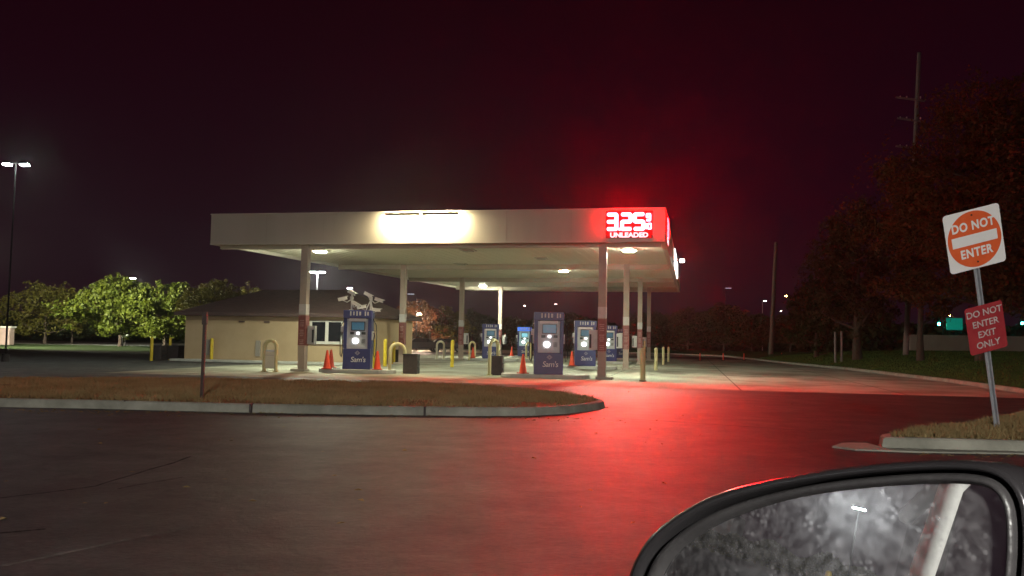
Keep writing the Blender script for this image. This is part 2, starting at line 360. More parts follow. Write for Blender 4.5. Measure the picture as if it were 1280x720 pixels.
# kerbs / islands: closed outlines
def offset_loop(pts, d):
    """inset a counter-clockwise loop by d"""
    n = len(pts); r = []
    for i in range(n):
        p0 = Vector(pts[i-1]); p = Vector(pts[i]); p1 = Vector(pts[(i+1) % n])
        e0 = (p-p0).normalized(); e1 = (p1-p).normalized()
        nn = Vector((-e0.y-e1.y, e0.x+e1.x)); nn.normalize()
        c = max(.4, nn.dot(Vector((-e0.y, e0.x)))); q = p+nn*(d/c); r.append((q.x, q.y))
    return r
def smooth_loop(pts, it=2):
    for _ in range(it):
        q = []
        for i in range(len(pts)):
            a = Vector(pts[i]); b = Vector(pts[(i+1) % len(pts)])
            q += [tuple(a*.75+b*.25), tuple(a*.25+b*.75)]
        pts = q
    return pts
def planted_island(name, pts, soil, blade, nblades, kerb_mat, hump=.12, bl=(.05, .11), seed=1, vis=None):
    inner = offset_loop(pts, .16); n = len(pts)
    k = MB()
    o1 = offset_loop(pts, .02); o2 = offset_loop(pts, .045); i2 = offset_loop(pts, .145)
    loops = [([*p], 0) for p in ()]
    def ring(A, za, B, zb):
        vs = [(x, y, za) for x, y in A] + [(x, y, zb) for x, y in B]
        k.add(vs, [(i, (i+1) % n, n+(i+1) % n, n+i) for i in range(n)])
    ring(pts, 0, o1, .125); ring(o1, .125, o2, .15); ring(o2, .15, i2, .15); ring(i2, .15, inner, .13)
    ko = k.build('kerb', kerb_mat); tag(ko, kind='structure')
    # soil surface, gently humped and uneven
    c = Vector((sum(p[0] for p in inner)/n, sum(p[1] for p in inner)/n))
    steps = 14; vs = []; fs = []
    loops = []
    for s in range(steps):
        d = .9**s if False else s/steps
        loops.append([Vector(p)*(1-d)+c*d for p in inner])
    for s, lp in enumerate(loops):
        for p in lp:
            zz = .135 + hump*(1-(1-min(1, s/5))**2) + .035*noise.noise(Vector((p.x*1.1, p.y*1.1, 0)))*(s > 0)
            vs.append((p.x, p.y, zz))
    vs.append((c.x, c.y, .135+hump))
    for s in range(steps-1):
        for i in range(n): fs.append((s*n+i, s*n+(i+1) % n, (s+1)*n+(i+1) % n, (s+1)*n+i))
    for i in range(n): fs.append(((steps-1)*n+i, (steps-1)*n+(i+1) % n, len(vs)-1))
    so = MB().add(vs, fs, True).build(name, soil); tag(so, kind='structure')
    from mathutils.bvhtree import BVHTree
    bv = BVHTree.FromPolygons([Vector(v) for v in vs], fs)
    r = random.Random(seed); xs = [p[0] for p in inner]; ys = [p[1] for p in inner]
    x0, x1, y0, y1 = max(min(xs), vis[0]) if vis else min(xs), min(max(xs), vis[1]) if vis else max(xs), min(ys), max(ys)
    V = []; F = []
    cnt = 0; tries = 0
    while cnt < nblades and tries < nblades*6:
        tries += 1
        x = r.uniform(x0, x1); y = r.uniform(y0, y1)
        if noise.noise(Vector((x*.9, y*.9, 5))) < r.uniform(-.75, .35): continue
        h = bv.ray_cast(Vector((x, y, 3)), Vector((0, 0, -1)))
        if h[0] is None: continue
        z = h[0].z; L = r.uniform(*bl)*(.7+.8*abs(noise.noise(Vector((x*2, y*2, 1))))); a = r.uniform(0, 2*pi); w = r.uniform(.006, .014)
        lean = r.uniform(.2, 1.1)*L; b = r.uniform(0, 2*pi); i = len(V)
        V += [(x-w*cos(a), y-w*sin(a), z-.005), (x+w*cos(a), y+w*sin(a), z-.005), (x+lean*cos(b), y+lean*sin(b), z+L)]
        F.append((i, i+1, i+2)); cnt += 1
    bo = MB().add(V, F).build('dry_grass' if 'dry' in blade.name else 'grass', blade)
    tag(bo, kind='stuff'); return so, bv
isl = [(-34, 14.6), (-9.2, 15.38), (-3.3, 14.96), (.2, 15.25), (1.25, 16.1), (1.95, 17.4), (2.0, 18.3), (1.5, 19.6), (-.2, 22.3), (-3, 23.3), (-8.8, 23.0), (-12.8, 21.4), (-34, 20)]
isl = smooth_loop(isl, 1)
_, BV1 = planted_island('island_soil', isl, M['dry_soil'], M['dry_blade'], 70000, M['kerb'], hump=.05, seed=3, vis=(-15, 3))
isl2 = smooth_loop([(4.9, 11.22), (14, 11.3), (18, 12), (18, 24), (15.3, 23.8), (9.4, 15.9), (6.6, 13.1), (5.15, 12.0)], 1)
_, BV2 = planted_island('island_soil', isl2, M['dry_soil'], M['dry_blade'], 30000, M['kerb'], hump=.06, seed=5, vis=(4, 12))
# flat gutter nose in front of the right island
nose = MB(); nose.prism([(4.30, 11.42), (4.5, 11.14), (5.3, 11.02), (7.0, 11.06), (14, 11.12), (14, 11.30), (6.6, 11.25), (5.0, 11.36), (4.95, 11.9), (4.6, 11.85)], .002, .022)
tag(nose.build('gutter', M['kerb']), kind='structure')
# expansion gaps in the left kerb (dark joints, 3 mm proud) and tar seams on the road
j = MB()
for px in (132, 295, 520):
    p = GR(px, 508+px*.02, .0)
    j.box((p.x, 15.2+.0*px, .0), (.05, .02, .01))
for (x, y) in ((-6.87, 15.3), (-4.55, 15.03), (-1.5, 15.1)):
    j.box((x, y+.05, .078), (.035, .20, .155))
tag(j.build('kerb_joints', M['kerb_dark']), kind='structure')
def seam(pts, w, seed):
    r = random.Random(seed); P = []
    for i in range(len(pts)-1):
        a = Vector(pts[i]); b = Vector(pts[i+1])
        for k_ in range(24): P.append(a.lerp(b, k_/24))
    V = []; F = []
    for i, p in enumerate(P):
        d = (P[min(i+1, len(P)-1)]-P[max(i-1, 0)]).normalized(); nn = Vector((-d.y, d.x))
        o = .12*noise.noise(Vector((p.x*1.3, p.y*1.3, seed))); ww = w*(.5+r.random())
        q = p+nn*o; V += [(*(q+nn*ww), .004), (*(q-nn*ww), .004)]
        if i: n_ = len(V); F.append((n_-4, n_-3, n_-1, n_-2))
    return V, F
tr = MB()
for pts, w, sd in (([GR(0, 624).xy, GR(120, 608).xy, GR(250, 570).xy], .013, 1), ([GR(150, 612).xy, GR(232, 596).xy], .008, 2), ([GR(1000, 538).xy, GR(760, 522).xy], .02, 4), ([GR(0, 668).xy, GR(60, 662).xy], .014, 5)):
    V, F = seam([Vector(p) for p in pts], w, sd); tr.add(V, F)
tag(tr.build('road_cracks', M['tar']), kind='structure')
pl = MB()
for pts, w, sd in (([GR(0, 708).xy, GR(150, 678).xy, GR(260, 655).xy], .018, 6), ([GR(345, 543).xy, GR(402, 539).xy], .02, 7)):
    V, F = seam([Vector(p) for p in pts], w, sd); pl.add(V, F)
tag(pl.build('worn_paint', M['old_asphalt']), kind='structure')

# right lawn: rises gently from its kerb
kl = [(14.9, 22), (15.3, 24.1), (17.3, 33.8), (19.25, 48.4), (20.1, 62), (23.2, 92), (20, 104), (8, 112)]
V = []; F = []; nr = 14
rows = []
for i in range(len(kl)-1):
    for k_ in range(6): rows.append(Vector(kl[i]).lerp(Vector(kl[i+1]), k_/6))
rows.append(Vector(kl[-1]))
offs = [.18, .6, 1.2, 2, 3, 4.5, 6.5, 9, 12, 16, 22, 32, 50, 90]
zz = [.15, .2, .27, .37, .48, .62, .8, .95, 1.05, 1.12, 1.18, 1.22, 1.25, 1.25]
for p in rows:
    f = max(0, min(1, (104-p.y)/30)); fade = .35+.65*f
    for d, z in zip(offs, zz):
        z2 = .14+(z-.14)*fade
        V.append((p.x+d*.97, p.y-d*.05, z2+.04*noise.noise(Vector((p.x+d, p.y, 2)))))
for i in range(len(rows)-1):
    for k_ in range(nr-1): F.append((i*nr+k_, i*nr+k_+1, (i+1)*nr+k_+1, (i+1)*nr+k_))
lawn = MB().add(V, F, True).build('lawn', M['lawn']); tag(lawn, kind='structure')
from mathutils.bvhtree import BVHTree
BVL = BVHTree.FromPolygons([Vector(v) for v in V], F)
def lawn_z(x, y):
    h = BVL.ray_cast(Vector((x, y, 9)), Vector((0, 0, -1))); return h[0].z if h[0] else 0
kb = MB(); n_ = len(rows)
prof = [(-.30, .012), (-.02, .02), (0, .13), (.025, .15), (.17, .15), (.19, .12)]
vs = []
for i, p in enumerate(rows):
    d = (rows[min(i+1, n_-1)]-rows[max(i-1, 0)]).normalized(); nn = Vector((d.y, -d.x))
    for a_, z in prof: vs.append((p.x+nn.x*a_, p.y+nn.y*a_, z))
np_ = len(prof)
kb.add(vs, [(i*np_+k_, i*np_+k_+1, (i+1)*np_+k_+1, (i+1)*np_+k_) for i in range(n_-1) for k_ in range(np_-1)])
tag(kb.build('lawn_kerb', M['kerb']), kind='structure')
r = random.Random(11); V = []; F = []
while len(F) < 40000:
    y = r.uniform(24, 75); t_ = r.random()**1.6; x = 14 + (y-22)*.15 + t_*28
    z = lawn_z(x, y)
    if z < .15: continue
    L = r.uniform(.04, .10); a = r.uniform(0, 2*pi); w = .012+.0002*y; b = r.uniform(0, 2*pi); i = len(V)
    V += [(x-w*cos(a), y-w*sin(a), z-.01), (x+w*cos(a), y+w*sin(a), z-.01), (x+L*.6*cos(b), y+L*.6*sin(b), z+L)]; F.append((i, i+1, i+2))
tag(MB().add(V, F).build('grass', M['lawn_blade']), kind='stuff')

# ------------------------------------------------------------------ canopy
CA = empty('fuel_canopy', OR, TH, 'long flat beige canopy over the fuel pumps on eight brown columns', 'canopy')
A0, A1, B0, B1 = -15.51, 2.23, -.57, 40.6
FH = 1.17
def slab_box(mb, a0, a1, b0, b1, z0, z1):
    vs = [(a0, b0, z0+zt(b0)), (a1, b0, z0+zt(b0)), (a1, b1, z0+zt(b1)), (a0, b1, z0+zt(b1)), (a0, b0, z1+zt(b0)), (a1, b0, z1+zt(b0)), (a1, b1, z1+zt(b1)), (a0, b1, z1+zt(b1))]
    return mb.add(vs, [(3, 2, 1, 0), (4, 5, 6, 7), (0, 1, 5, 4), (1, 2, 6, 5), (2, 3, 7, 6), (3, 0, 4, 7)])
f = MB(); ft = .10
slab_box(f, A0, A1, B0, B0+ft, HC+.07, HC+.05+FH)
slab_box(f, A0, A0+ft, B0+ft, B1-ft, HC+.07, HC+.05+FH)
slab_box(f, A1-ft, A1, B0+ft, B1-ft, HC+.07, HC+.05+FH)
slab_box(f, A0, A1, B1-ft, B1, HC+.07, HC+.05+FH)
fo = f.build('fascia', M['fascia'], CA)
tm = MB(); q = .012
for (a0, a1, b0, b1) in ((A0-q, A1+q, B0-q, B0+.16), (A0-q, A0+.16, B0+.16, B1-.16), (A1-.16, A1+q, B0+.16, B1-.16), (A0-q, A1+q, B1-.16, B1+q)):
    slab_box(tm, a0, a1, b0, b1, HC+.035, HC+.07)
for (a0, a1, b0, b1) in ((A0-.03, A1+.03, B0-.03, B0+.12), (A0-.03, A0+.12, B0+.12, B1-.12), (A1-.12, A1+.03, B0+.12, B1-.12), (A0-.03, A1+.03, B1-.12, B1+.03)):
    slab_box(tm, a0, a1, b0, b1, HC+.05+FH, HC+.09+FH)
tm.build('trim', M['trim'], fo)
# panel seams on the front fascia
a = A0+2.4
while a < A1-1:
    sm = MB(); slab_box(sm, a-.006, a+.006, B0-.004, B0, HC+.09, HC+.04+FH); a += 2.4
    sm.build('panel_joint', M['beam'], fo)
# soffit made of long metal pans
so = MB(); a = A0+.16; w = .405; nn_ = int((A1-A0-.32)/w); w = (A1-A0-.32)/nn_
for i in range(nn_):
    slab_box(so, a+i*w+.004, a+(i+1)*w-.004, B0+.16, B1-.16, HC+.17, HC+.20)
    slab_box(so, a+i*w-.008, a+i*w+.008, B0+.16, B1-.16, HC+.164, HC+.172)
so.build('soffit', M['soffit'], CA)
slab_box(MB(), 0, 1, 0, 1, 0, 1)
rf = MB(); slab_box(rf, A0+ft, A1-ft, B0+ft, B1-ft, HC+.75, HC+.80); rf.build('roof_deck', M['beam'], CA)
for i in range(4):
    b = MB(); slab_box(b, A0+.16, A1-.16, i*SP-.10, i*SP+.10, HC-.10, HC+.149); b.build('beam', M['beam'], CA)
# columns
def column(a, b, side, box, far_):
    h = HC+zt(b)+.149
    cw = .285
    if True:
        p = MB(); yb = -.03
        for (x, y, dx, dy) in ((0, 0, cw, cw),): p.box((a+x, b+y-.05, h/2), (dx, dy, h))
        co = p.build('column', M['column'], CA, bevel=.012)
        bp = MB().box((a+side*.10, b-.05, .05), (.60, .42, .10)); bp.build('base_plate', M['beam'], co, bevel=.01)
        MB().box((a, b-.05, 2.42), (cw+.012, cw+.012, .40)).build('placard', M['placard_white'], co)['label'] = 'white upper placard'
        rp = MB().box((a, b-.05, 1.60), (cw+.02, cw+.02, 1.16)).build('placard', M['placard_red'], co); rp['label'] = 'red warning placard'
        for k_ in range(3):
            tp = MB()
            for l_ in range(4): tp.box((a, b-.05-cw/2-.012, 1.98-k_*.38-l_*.07), (cw*.62-.03*(l_ % 2), .004, .03))
            tp.build('print', M['pale_print'], co)
    if box:
        bx = MB().box((a+box*.33, b+.02, 1.42), (.30, .20, .72)).box((a+box*.33, b-.085, 1.46), (.22, .012, .5))
        bx.build('call_box', M['grey_box'], co, bevel=.02)
        MB().box((a+box*.42, b-.10, 1.38), (.07, .03, .5)).build('slot', M['pump_dark'], co)
for i in range(4):
    column(0, i*SP, 1, -1 if i else -1, i)
    column(-SP, i*SP, -1, 1 if i != 1 else 0, i)
# soffit lights
def soffit_light(a, b, lit):
    z = HC+.149+zt(b)
    g = empty('canopy_light', CW(a, b, z), TH)
    MB().box((0, 0, -.02), (.62, .62, .04)).build('housing', M['trim'], g, bevel=.008)
    MB().prism(rr(.42, .42, .10), -.075, -.041).build('lens', M['soffit_light'] if lit else M['lens_off'], g)
    return g
LL = [(-12.66, 3.4, 'lit canopy light nearest the front left column'), (.67, 3.55, 'lit canopy light at the front right, under the price sign'), (-3.8, 15.8, 'lit canopy light in the middle of the soffit'), (-12.7, 33.2, 'lit canopy light farthest back on the left')]
for a, b, l in LL: tag(soffit_light(a, b, True), l, 'ceiling light', 'lights in the canopy soffit')
for a, b, l in [(-6.0, 3.4, 'unlit canopy light behind the white-washed part of the fascia'), (-3.6, 7.5, 'unlit canopy light just in front of the middle lit one'), (-8.4, 11.0, 'unlit canopy light left of the middle of the soffit')]:
    tag(soffit_light(a, b, False), l, 'ceiling light', 'lights in the canopy soffit')

# front illuminated sign and its two light bars
for k_, (x0, x1) in enumerate(((-8.10, -6.76), (-6.64, -5.28))):
    g = empty('light_bar', CW((x0+x1)/2, B0, HC+1.08), TH, ('left' if k_ == 0 else 'right')+' one of the two dark light bars that wash the front fascia white', 'light bar', 'light bars on the front fascia')
    L_ = x1-x0
    MB().box((0, -.32, 0), (L_, .10, .11)).build('housing', M['bar_metal'], g, bevel=.01)
    for s_ in (-1, 0, 1): MB().box((s_*L_*.4, -.125, .0), (.03, .24, .03)).build('arm', M['steel_dark'], g)
    MB().box((0, -.262, -.045), (L_*.92, .09, .008), Matrix.Rotation(radians(58), 3, 'X')).build('lamp', M['bar_lit'], g)
# ---- price signs (seven segment digits)
SEG = {'3': 'ABGCD', '2': 'ABGED', '5': 'AFGCD', '9': 'ABFGCD', '1': 'BC', '0': 'ABCDEF'}
def seg_digit(mb, ch, x, z, w, h, t_):
    hh = h/2
    P = {'A': (x, z+hh, w, t_), 'D': (x, z-hh, w, t_), 'G': (x, z, w, t_), 'B': (x+w/2, z+hh/2, t_, hh), 'C': (x+w/2, z-hh/2, t_, hh), 'F': (x-w/2, z+hh/2, t_, hh), 'E': (x-w/2, z-hh/2, t_, hh)}
    for s_ in SEG[ch]:
        cx, cz, dx, dz = P[s_]
        mb.prism(rr(dx+t_*.6 if dx > dz else dx, dz+t_*.6 if dz > dx else dz, t_*.45, 3), 0, .03, Matrix.Translation((cx, -.035, cz)) @ FRONT)
def price_sign(loc, rz, label, hood=False):
    LED = M['led_red_side'] if hood else M['led_red']
    g = empty('price_sign', loc, rz, label, 'price sign')
    MB().box((0, -.015, 0), (1.66, .03, .98)).build('halo_backing', M['red_halo'], g, bevel=.008)
    d = MB(); seg_digit(d, '3', -.60, .10, .30, .52, .135); d.build('digit', LED, g)
    d = MB(); d.prism(rr(.10, .10, .045), 0, .025, Matrix.Translation((-.335, -.04, -.17)) @ FRONT); d.build('decimal_point', LED, g)
    d = MB(); seg_digit(d, '2', -.10, .10, .30, .52, .135); d.build('digit', LED, g)
    d = MB(); seg_digit(d, '5', .35, .10, .30, .52, .135); d.build('digit', LED, g)
    d = MB(); seg_digit(d, '9', .68, .25, .12, .22, .07); d.build('digit', LED, g)
    d = MB(); seg_digit(d, '1', .57, -.07, .07, .18, .055); seg_digit(d, '0', .72, -.07, .10, .18, .055); d.build('digit', LED, g)
    text_obj('lettering', 'UNLEADED', .235, M['led_word'], g, Matrix.Translation((0, -.045, -.385)) @ FRONT, extrude=.012, bold=.010, xs=1.12)
    return g
zs = HC+.05+.60
price_sign(CW(.97, B0-.005, zs), TH, 'red glowing 3.25 unleaded price sign at the right end of the front fascia')
price_sign(CW(A1+.005, 1.6, zs+.02), TH+pi/2, 'red price sign seen edge-on, on the right side of the canopy', True)
# side sign + flood light
g = empty('side_sign', CW(A1, 18, HC+zt(18)), TH+pi/2, 'white lit sign seen at a sliver on the canopy side', 'sign')
MB().box((0, -.06, .60), (9.0, .1, .9)).build('sign_panel', M['side_lit'], g, bevel=.02)
MB().box((0, -.02, .60), (9.1, .05, .96)).build('frame', M['trim'], g)
g = empty('flood_light', CW(A1, 11.6, HC+.48), TH+pi/2, 'white flood light sticking out from the canopy side beside the price sign', 'flood light')
MB().cyl((0, 0, 0), (0, -.36, .06), .03).build('arm', M['steel_pale'], g)
MB().box((0, -.48, .05), (.5, .26, .12)).build('housing', M['steel_pale'], g, bevel=.02)
MB().box((-.252, -.48, .04), (.01, .22, .10)).box((0, -.48, -.018), (.44, .2, .012)).build('lens', M['flood_lit'], g)

# ------------------------------------------------------------------ concrete pump islands
def pump_island(a0, a1, b, label):
    o = MB().prism([(x, y) for x, y in [( (a0+a1)/2+p, b+q) for p, q in rr(a1-a0, 1.25, .55, 6)]], .004, .15).build('pump_island', M['island'], None, bevel=.02)
    o.location = OR; o.rotation_euler = (0, 0, TH)
    return tag(o, label, 'island', 'raised concrete pump islands')
pump_island(-10.9, -7.9, 0, 'raised concrete island under the pump with cameras, nearest left')
pump_island(-3.7, -.45, 0, 'raised concrete island under the nearest right pump')
pump_island(-3.7, -.45, SP, 'raised concrete island under the second right pump')
pump_island(-11.0, -7.9, 2*SP, 'raised concrete island under the far left pump in the third row')
pump_island(-3.7, -.45, 2*SP, 'raised concrete island under the third pump on the right')
pump_island(-11.0, -7.9, 3*SP, 'raised concrete island under the farthest left pump')
pump_island(-3.7, -.45, 3*SP, 'raised concrete island under the farthest right pump')

# ------------------------------------------------------------------ fuel pump
def make_pump(label, cyan=False, hosey=True):
    g = empty('fuel_pump', (0, 0, 0), 0, label, 'fuel pump', 'fuel pumps under the canopy')
    W_, D_ = .93, .60
    MB().box((0, 0, .39), (W_+.12, D_, .78)).build('base_cabinet', M['pump_blue'], g, bevel=.015)
    # cabinet face
    MB().box((-.02, 0, 1.36), (W_-.10, D_-.14, 1.12)).build('cabinet', M['pump_grey'], g, bevel=.012)
    # side columns & topper
    for s_ in (-1, 1):
        MB().box((s_*(W_/2), 0, 1.36+.02), (.13, D_-.04, 1.20)).build('side_column', M['pump_blue'], g, bevel=.01)
    tpp = MB().box((0, 0, 2.10), (W_+.16, D_+.06, .30)).build('topper', M['topper_lit'] if cyan else M['pump_blue'], g, bevel=.02)
    MB().box((0, 0, 1.945), (W_-.05, D_-.16, .05)).build('neck', M['pump_dark'], g)
    tm_ = MB()
    for s_ in (-1, 1):
        for k_, x in enumerate((-.26, -.14, -.02, .10, .30, .40)):
            tm_.box((x*s_, s_*-(D_/2+.034), 2.12), (.05 if k_ != 3 else .07, .006, .17-.03*(k_ % 2)))
    tm_.build('topper_print', M['steel_pale'], tpp)
    for s_ in (-1, 1):
        R = Matrix.Rotation(0 if s_ < 0 else pi, 4, 'Z')
        T = lambda x, z, y=-(D_/2-.07): R @ Matrix.Translation((x, y, z)) @ FRONT
        MB().prism(rr(.66, .10, .02), 0, .02, T(.0, 1.88)).build('header', M['white_paint'], g)
        MB().prism(rr(.54, .36, .03), 0, .03, T(.02, 1.64)).build('screen_bezel', M['pump_dark'], g)
        MB().prism(rr(.47, .29, .02), .03, .034, T(.02, 1.64)).build('screen', M['screen_cyan'] if cyan else M['screen'], g)
        kp = MB().prism(rr(.15, .10, .01), 0, .03, T(-.20, 1.37)).prism(rr(.15, .10, .01), 0, .03, T(.24, 1.37)).build('card_reader', M['pump_dark'], g)
        MB().prism(rr(.11, .09, .02), 0, .036, T(.02, 1.37)).build('small_display', M['lit_small'], g)
        MB().prism(rr(.22, .19, .08), 0, .036, T(-.07, 1.08)).build('grade_display', M['lit_panel'], g)
        for x in (-.10, .05): MB().prism(rr(.07, .07, .03), 0, .03, T(x, .90)).build('button', M['steel_pale'], g)
        kb_ = MB()
        for i in range(3):
            for j_ in range(4): kb_.prism(rr(.035, .03, .006), 0, .012, T(.19+i*.05, 1.14-j_*.045))
        kb_.build('keypad', M['pump_dark'], g)
        MB().prism(rr(.78, .045, .01), 0, .05, T(.0, .80)).build('ledge', M['steel_pale'], g)
        T2 = R @ Matrix.Translation((.06, -(D_/2+.002), .36)) @ FRONT
        text_obj('lettering', "Sam's", .28, M['white_paint'], g, T2, extrude=.004, shear=.15, space=.92)
        em = MB()
        for q_ in (0, 1):
            s1 = .085-.035*q_
            for k_ in range(4):
                a0 = radians(90*k_); a1 = radians(90*k_+90)
                for (rr0, rr1) in ((s1, s1-.014),):
                    p = [(rr0*1.2*cos(a0), rr0*sin(a0)), (rr0*1.2*cos(a1), rr0*sin(a1)), (rr1*1.2*cos(a1), rr1*sin(a1)), (rr1*1.2*cos(a0), rr1*sin(a0))]
                    em.prism(p, 0, .004, R @ Matrix.Translation((.03, -(D_/2+.001), .62)) @ FRONT)
        em.build('emblem', M['steel_pale'], g)
    for s_ in (-1, 1):
        MB().box((s_*(W_/2+.085), -.06, 1.28), (.07, .16, .34)).build('nozzle_boot', M['steel_pale'], g, bevel=.01)
        nz = MB().tube([(s_*(W_/2+.14), -.06, 1.12), (s_*(W_/2+.16), -.06, 1.30), (s_*(W_/2+.15), -.08, 1.42), (s_*(W_/2+.12), -.10, 1.36)], [.02, .03, .025, .014]).build('nozzle', M['hose'], g)
        MB().tube([(s_*(W_/2+.07), .05, 1.93), (s_*(W_/2+.20), .03, 1.7), (s_*(W_/2+.24), .0, 1.1), (s_*(W_/2+.22), -.03, .55), (s_*(W_/2+.17), -.06, .45), (s_*(W_/2+.13), -.06, .62), (s_*(W_/2+.14), -.06, 1.13)], .017, 8).build('hose', M['hose'], g)
    MB().box((-.55, -.20, 1.52), (.19, .10, .22)).build('side_terminal', M['steel_pale'], g, bevel=.02)
    return g
pump = make_pump('blue fuel pump in the front row, nearest the right column')
pump.location = CW(-1.93, -.25, .15); pump.rotation_euler.z = TH+.20
def place_pump(a, b, label, src=pump, sc=1.0):
    c = copy_tree(src); c.location = CW(a, b, .15); c.rotation_euler.z = TH+.20; c['label'] = label; return c
place_pump(-9.37, -.05, 'blue fuel pump with white cameras on top, between two red cones')
place_pump(-2.05, SP, 'blue fuel pump in the second row, seen left of the front right column')
place_pump(-9.68, 2*SP, 'blue fuel pump seen far back behind the arch guard with the dark bin')
place_pump(-2.0, 2*SP, 'blue fuel pump partly hidden just right of the front right column')
cp = make_pump('fuel pump with bright cyan screen and lit blue topper, far back'); cp.location = CW(-9.62, 3*SP-.4, .15); cp.rotation_euler.z = TH+.2
[c for c in kids(cp) if c.name.startswith('topper')]
for c in list(kids(cp)):
    if c.name.startswith('topper'): c.data.materials[0] = M['topper_lit']
    elif c.name.startswith('screen') and 'bezel' not in c.name: c.data.materials[0] = M['screen_cyan']
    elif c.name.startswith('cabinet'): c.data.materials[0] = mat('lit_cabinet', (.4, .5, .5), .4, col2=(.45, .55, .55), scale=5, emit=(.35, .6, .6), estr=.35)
place_pump(-2.1, 3*SP, 'blue fuel pump farthest back on the right, beside the second right column')

# camera masts on the left pump's roof
def cctv(loc, rz, label, dirs):
    g = empty('camera_mast', loc, rz, label, 'security cameras', 'white camera clusters above the left pump')
    MB().cyl((0, 0, 0), (0, 0, .62), .035).cyl((0, 0, 0), (0, 0, .02), .09).cyl((0, 0, .40), (0, 0, .52), .07).build('mast', M['cam_white'], g)
    for (dx, dz, tilt, yaw) in dirs:
        MB().tube([(0, 0, .42), (dx*.5, -.04, dz-.12), (dx, -.06, dz-.05)], .022, 8).build('arm', M['cam_white'], g)
        R = Matrix.Rotation(yaw, 3, 'Z') @ Matrix.Rotation(tilt, 3, 'Y')
        c = MB().box((dx, -.06, dz), (.34, .12, .11), R)
        c.box(Vector((dx, -.06, dz))+R @ Vector((.02, 0, .065)), (.40, .15, .015), R)
        co = c.build('camera', M['cam_white'], g, bevel=.01)
        e_ = -1 if dx < 0 else 1
        MB().cyl(Vector((dx, -.06, dz))+R @ Vector((e_*.172, 0, 0)), Vector((dx, -.06, dz))+R @ Vector((e_*.18, 0, 0)), .04).build('camera_lens', M['pump_dark'], co)
    return g
cctv(CW(-9.62, -.22, 2.405), TH+.1, 'left cluster of white security cameras on the pump roof', [(-.34, .42, -.25, .1), (.02, .66, .4, -.2), (.20, .22, .5, .1)])
cctv(CW(-8.95, .05, 2.405), TH+.1, 'right cluster of white security cameras on the pump roof', [(.34, .40, .3, -.1), (-.10, .60, .45, .3), (-.34, .12, -.2, .1), (.24, .02, .08, 0)])

# ------------------------------------------------------------------ cones
def make_cone():
    g = empty('traffic_cone', (0, 0, 0), 0, '', 'traffic cone', 'red traffic cones round the pumps')
    MB().prism(rr(.36, .36, .05), 0, .035).build('cone_base', M['cone_base'], g)
    MB().lathe([(.15, .03), (.14, .05), (.118, .18), (.09, .38), (.06, .56), (.035, .70), (.03, .715), (.02, .71), (.02, .5)], 24).build('cone_body', M['cone'], g)
    return g
cone0 = make_cone()
for i, (p, l) in enumerate([(GR(408.5, 461.2, .15), 'front one of the cone pair left of the camera pump'), (GR(413.5, 459.5, .15), 'back one of the cone pair left of the camera pump'),
        (CW(-8.50, -.25, .15), 'red cone right of the camera pump, before the yellow bollards'), (CW(-2.86, -.25, .15), 'red cone just left of the nearest right pump'),
        (CW(-2.62, SP-.6, .15), 'red cone left of the second right pump'), (CW(-10.85, 2*SP, .15), 'small red cone left of the far pump in the third row'),
        (CW(-10.5, 3*SP-.9, .15), 'small orange cone left of the pump with the cyan screen')]):
    c = cone0 if i == 0 else copy_tree(cone0); c.location = p; c['label'] = l; c.rotation_euler.z = i*.7
# far orange delineators on the drive
def make_delin():
    g = empty('delineator', (0, 0, 0), 0, '', 'delineator post', 'slim orange posts on the far drive')
    MB().lathe([(.16, 0), (.16, .04), (.05, .06)], 16).build('post_base', M['hose'], g)
    MB().cyl((0, 0, .05), (0, 0, .62), .05, .045).build('post', M['cone'], g)
    return g
d0 = make_delin()
for i, (px, py) in enumerate([(875, 451), (904, 451), (930, 451), (977, 449)]):
    p = GR(px, py); c = d0 if i == 0 else copy_tree(d0); c.location = p
    c['label'] = ['first orange post from the left on the far drive', 'second orange post from the left on the far drive', 'third orange post from the left on the far drive', 'orange post by the far kerb, beside the wooden utility pole'][i]

# ------------------------------------------------------------------ bollards
def make_bollard(m_, r_, h):
    return MB().lathe([(r_*1.0, 0), (r_, .02), (r_, h-r_*.9), (r_*.92, h-r_*.5), (r_*.7, h-r_*.2), (r_*.35, h-.01), (.001, h)], 20)
bo = None
for i, (p, m_, r_, h, l) in enumerate([
    (GR(189, 451), 'yellow', .075, 1.2, 'yellow bollard left of the tan building beside the dark bins'),
    (GR(212, 450), 'yellow', .075, 1.2, 'yellow bollard between the dark bins and the tan building'),
    (GR(264, 452), 'yellow', .08, 1.2, 'yellow bollard before the left end of the tan wall'),
    (GR(360, 454), 'yellow', .08, 1.3, 'yellow bollard before the tan wall beside the arch guard'),
    (GR(466, 460), 'yellow', .085, 1.3, 'leftmost of the three yellow bollards right of the camera pump'),
    (GR(481, 458), 'yellow', .085, 1.32, 'middle of the three yellow bollards right of the camera pump'),
    (GR(492, 455), 'yellow', .08, 1.2, 'rightmost of the three yellow bollards, beside the brown column'),
    (GR(565, 459), 'yellow', .085, 1.33, 'lone yellow bollard left of the third left column'),
    (CW(1.46, 11.9), 'pale_yellow', .085, 1.13, 'second pale yellow bollard right of the canopy'),
    (CW(1.46, 23.3), 'pale_yellow', .085, 1.13, 'third pale yellow bollard right of the canopy'),
    (CW(1.55, 33), 'pale_yellow', .085, 1.1, 'farthest pale bollard right of the canopy')]):
    o = make_bollard(M[m_], r_, h).build('bollard', M[m_]); o.location = p; tag(o, l, 'bollard', 'yellow bollards round the forecourt')
g = empty('bollard', CW(1.5, -.60), 0, 'nearest pale yellow bollard, slightly bent with a thin post behind its top', 'bollard', 'yellow bollards round the forecourt')
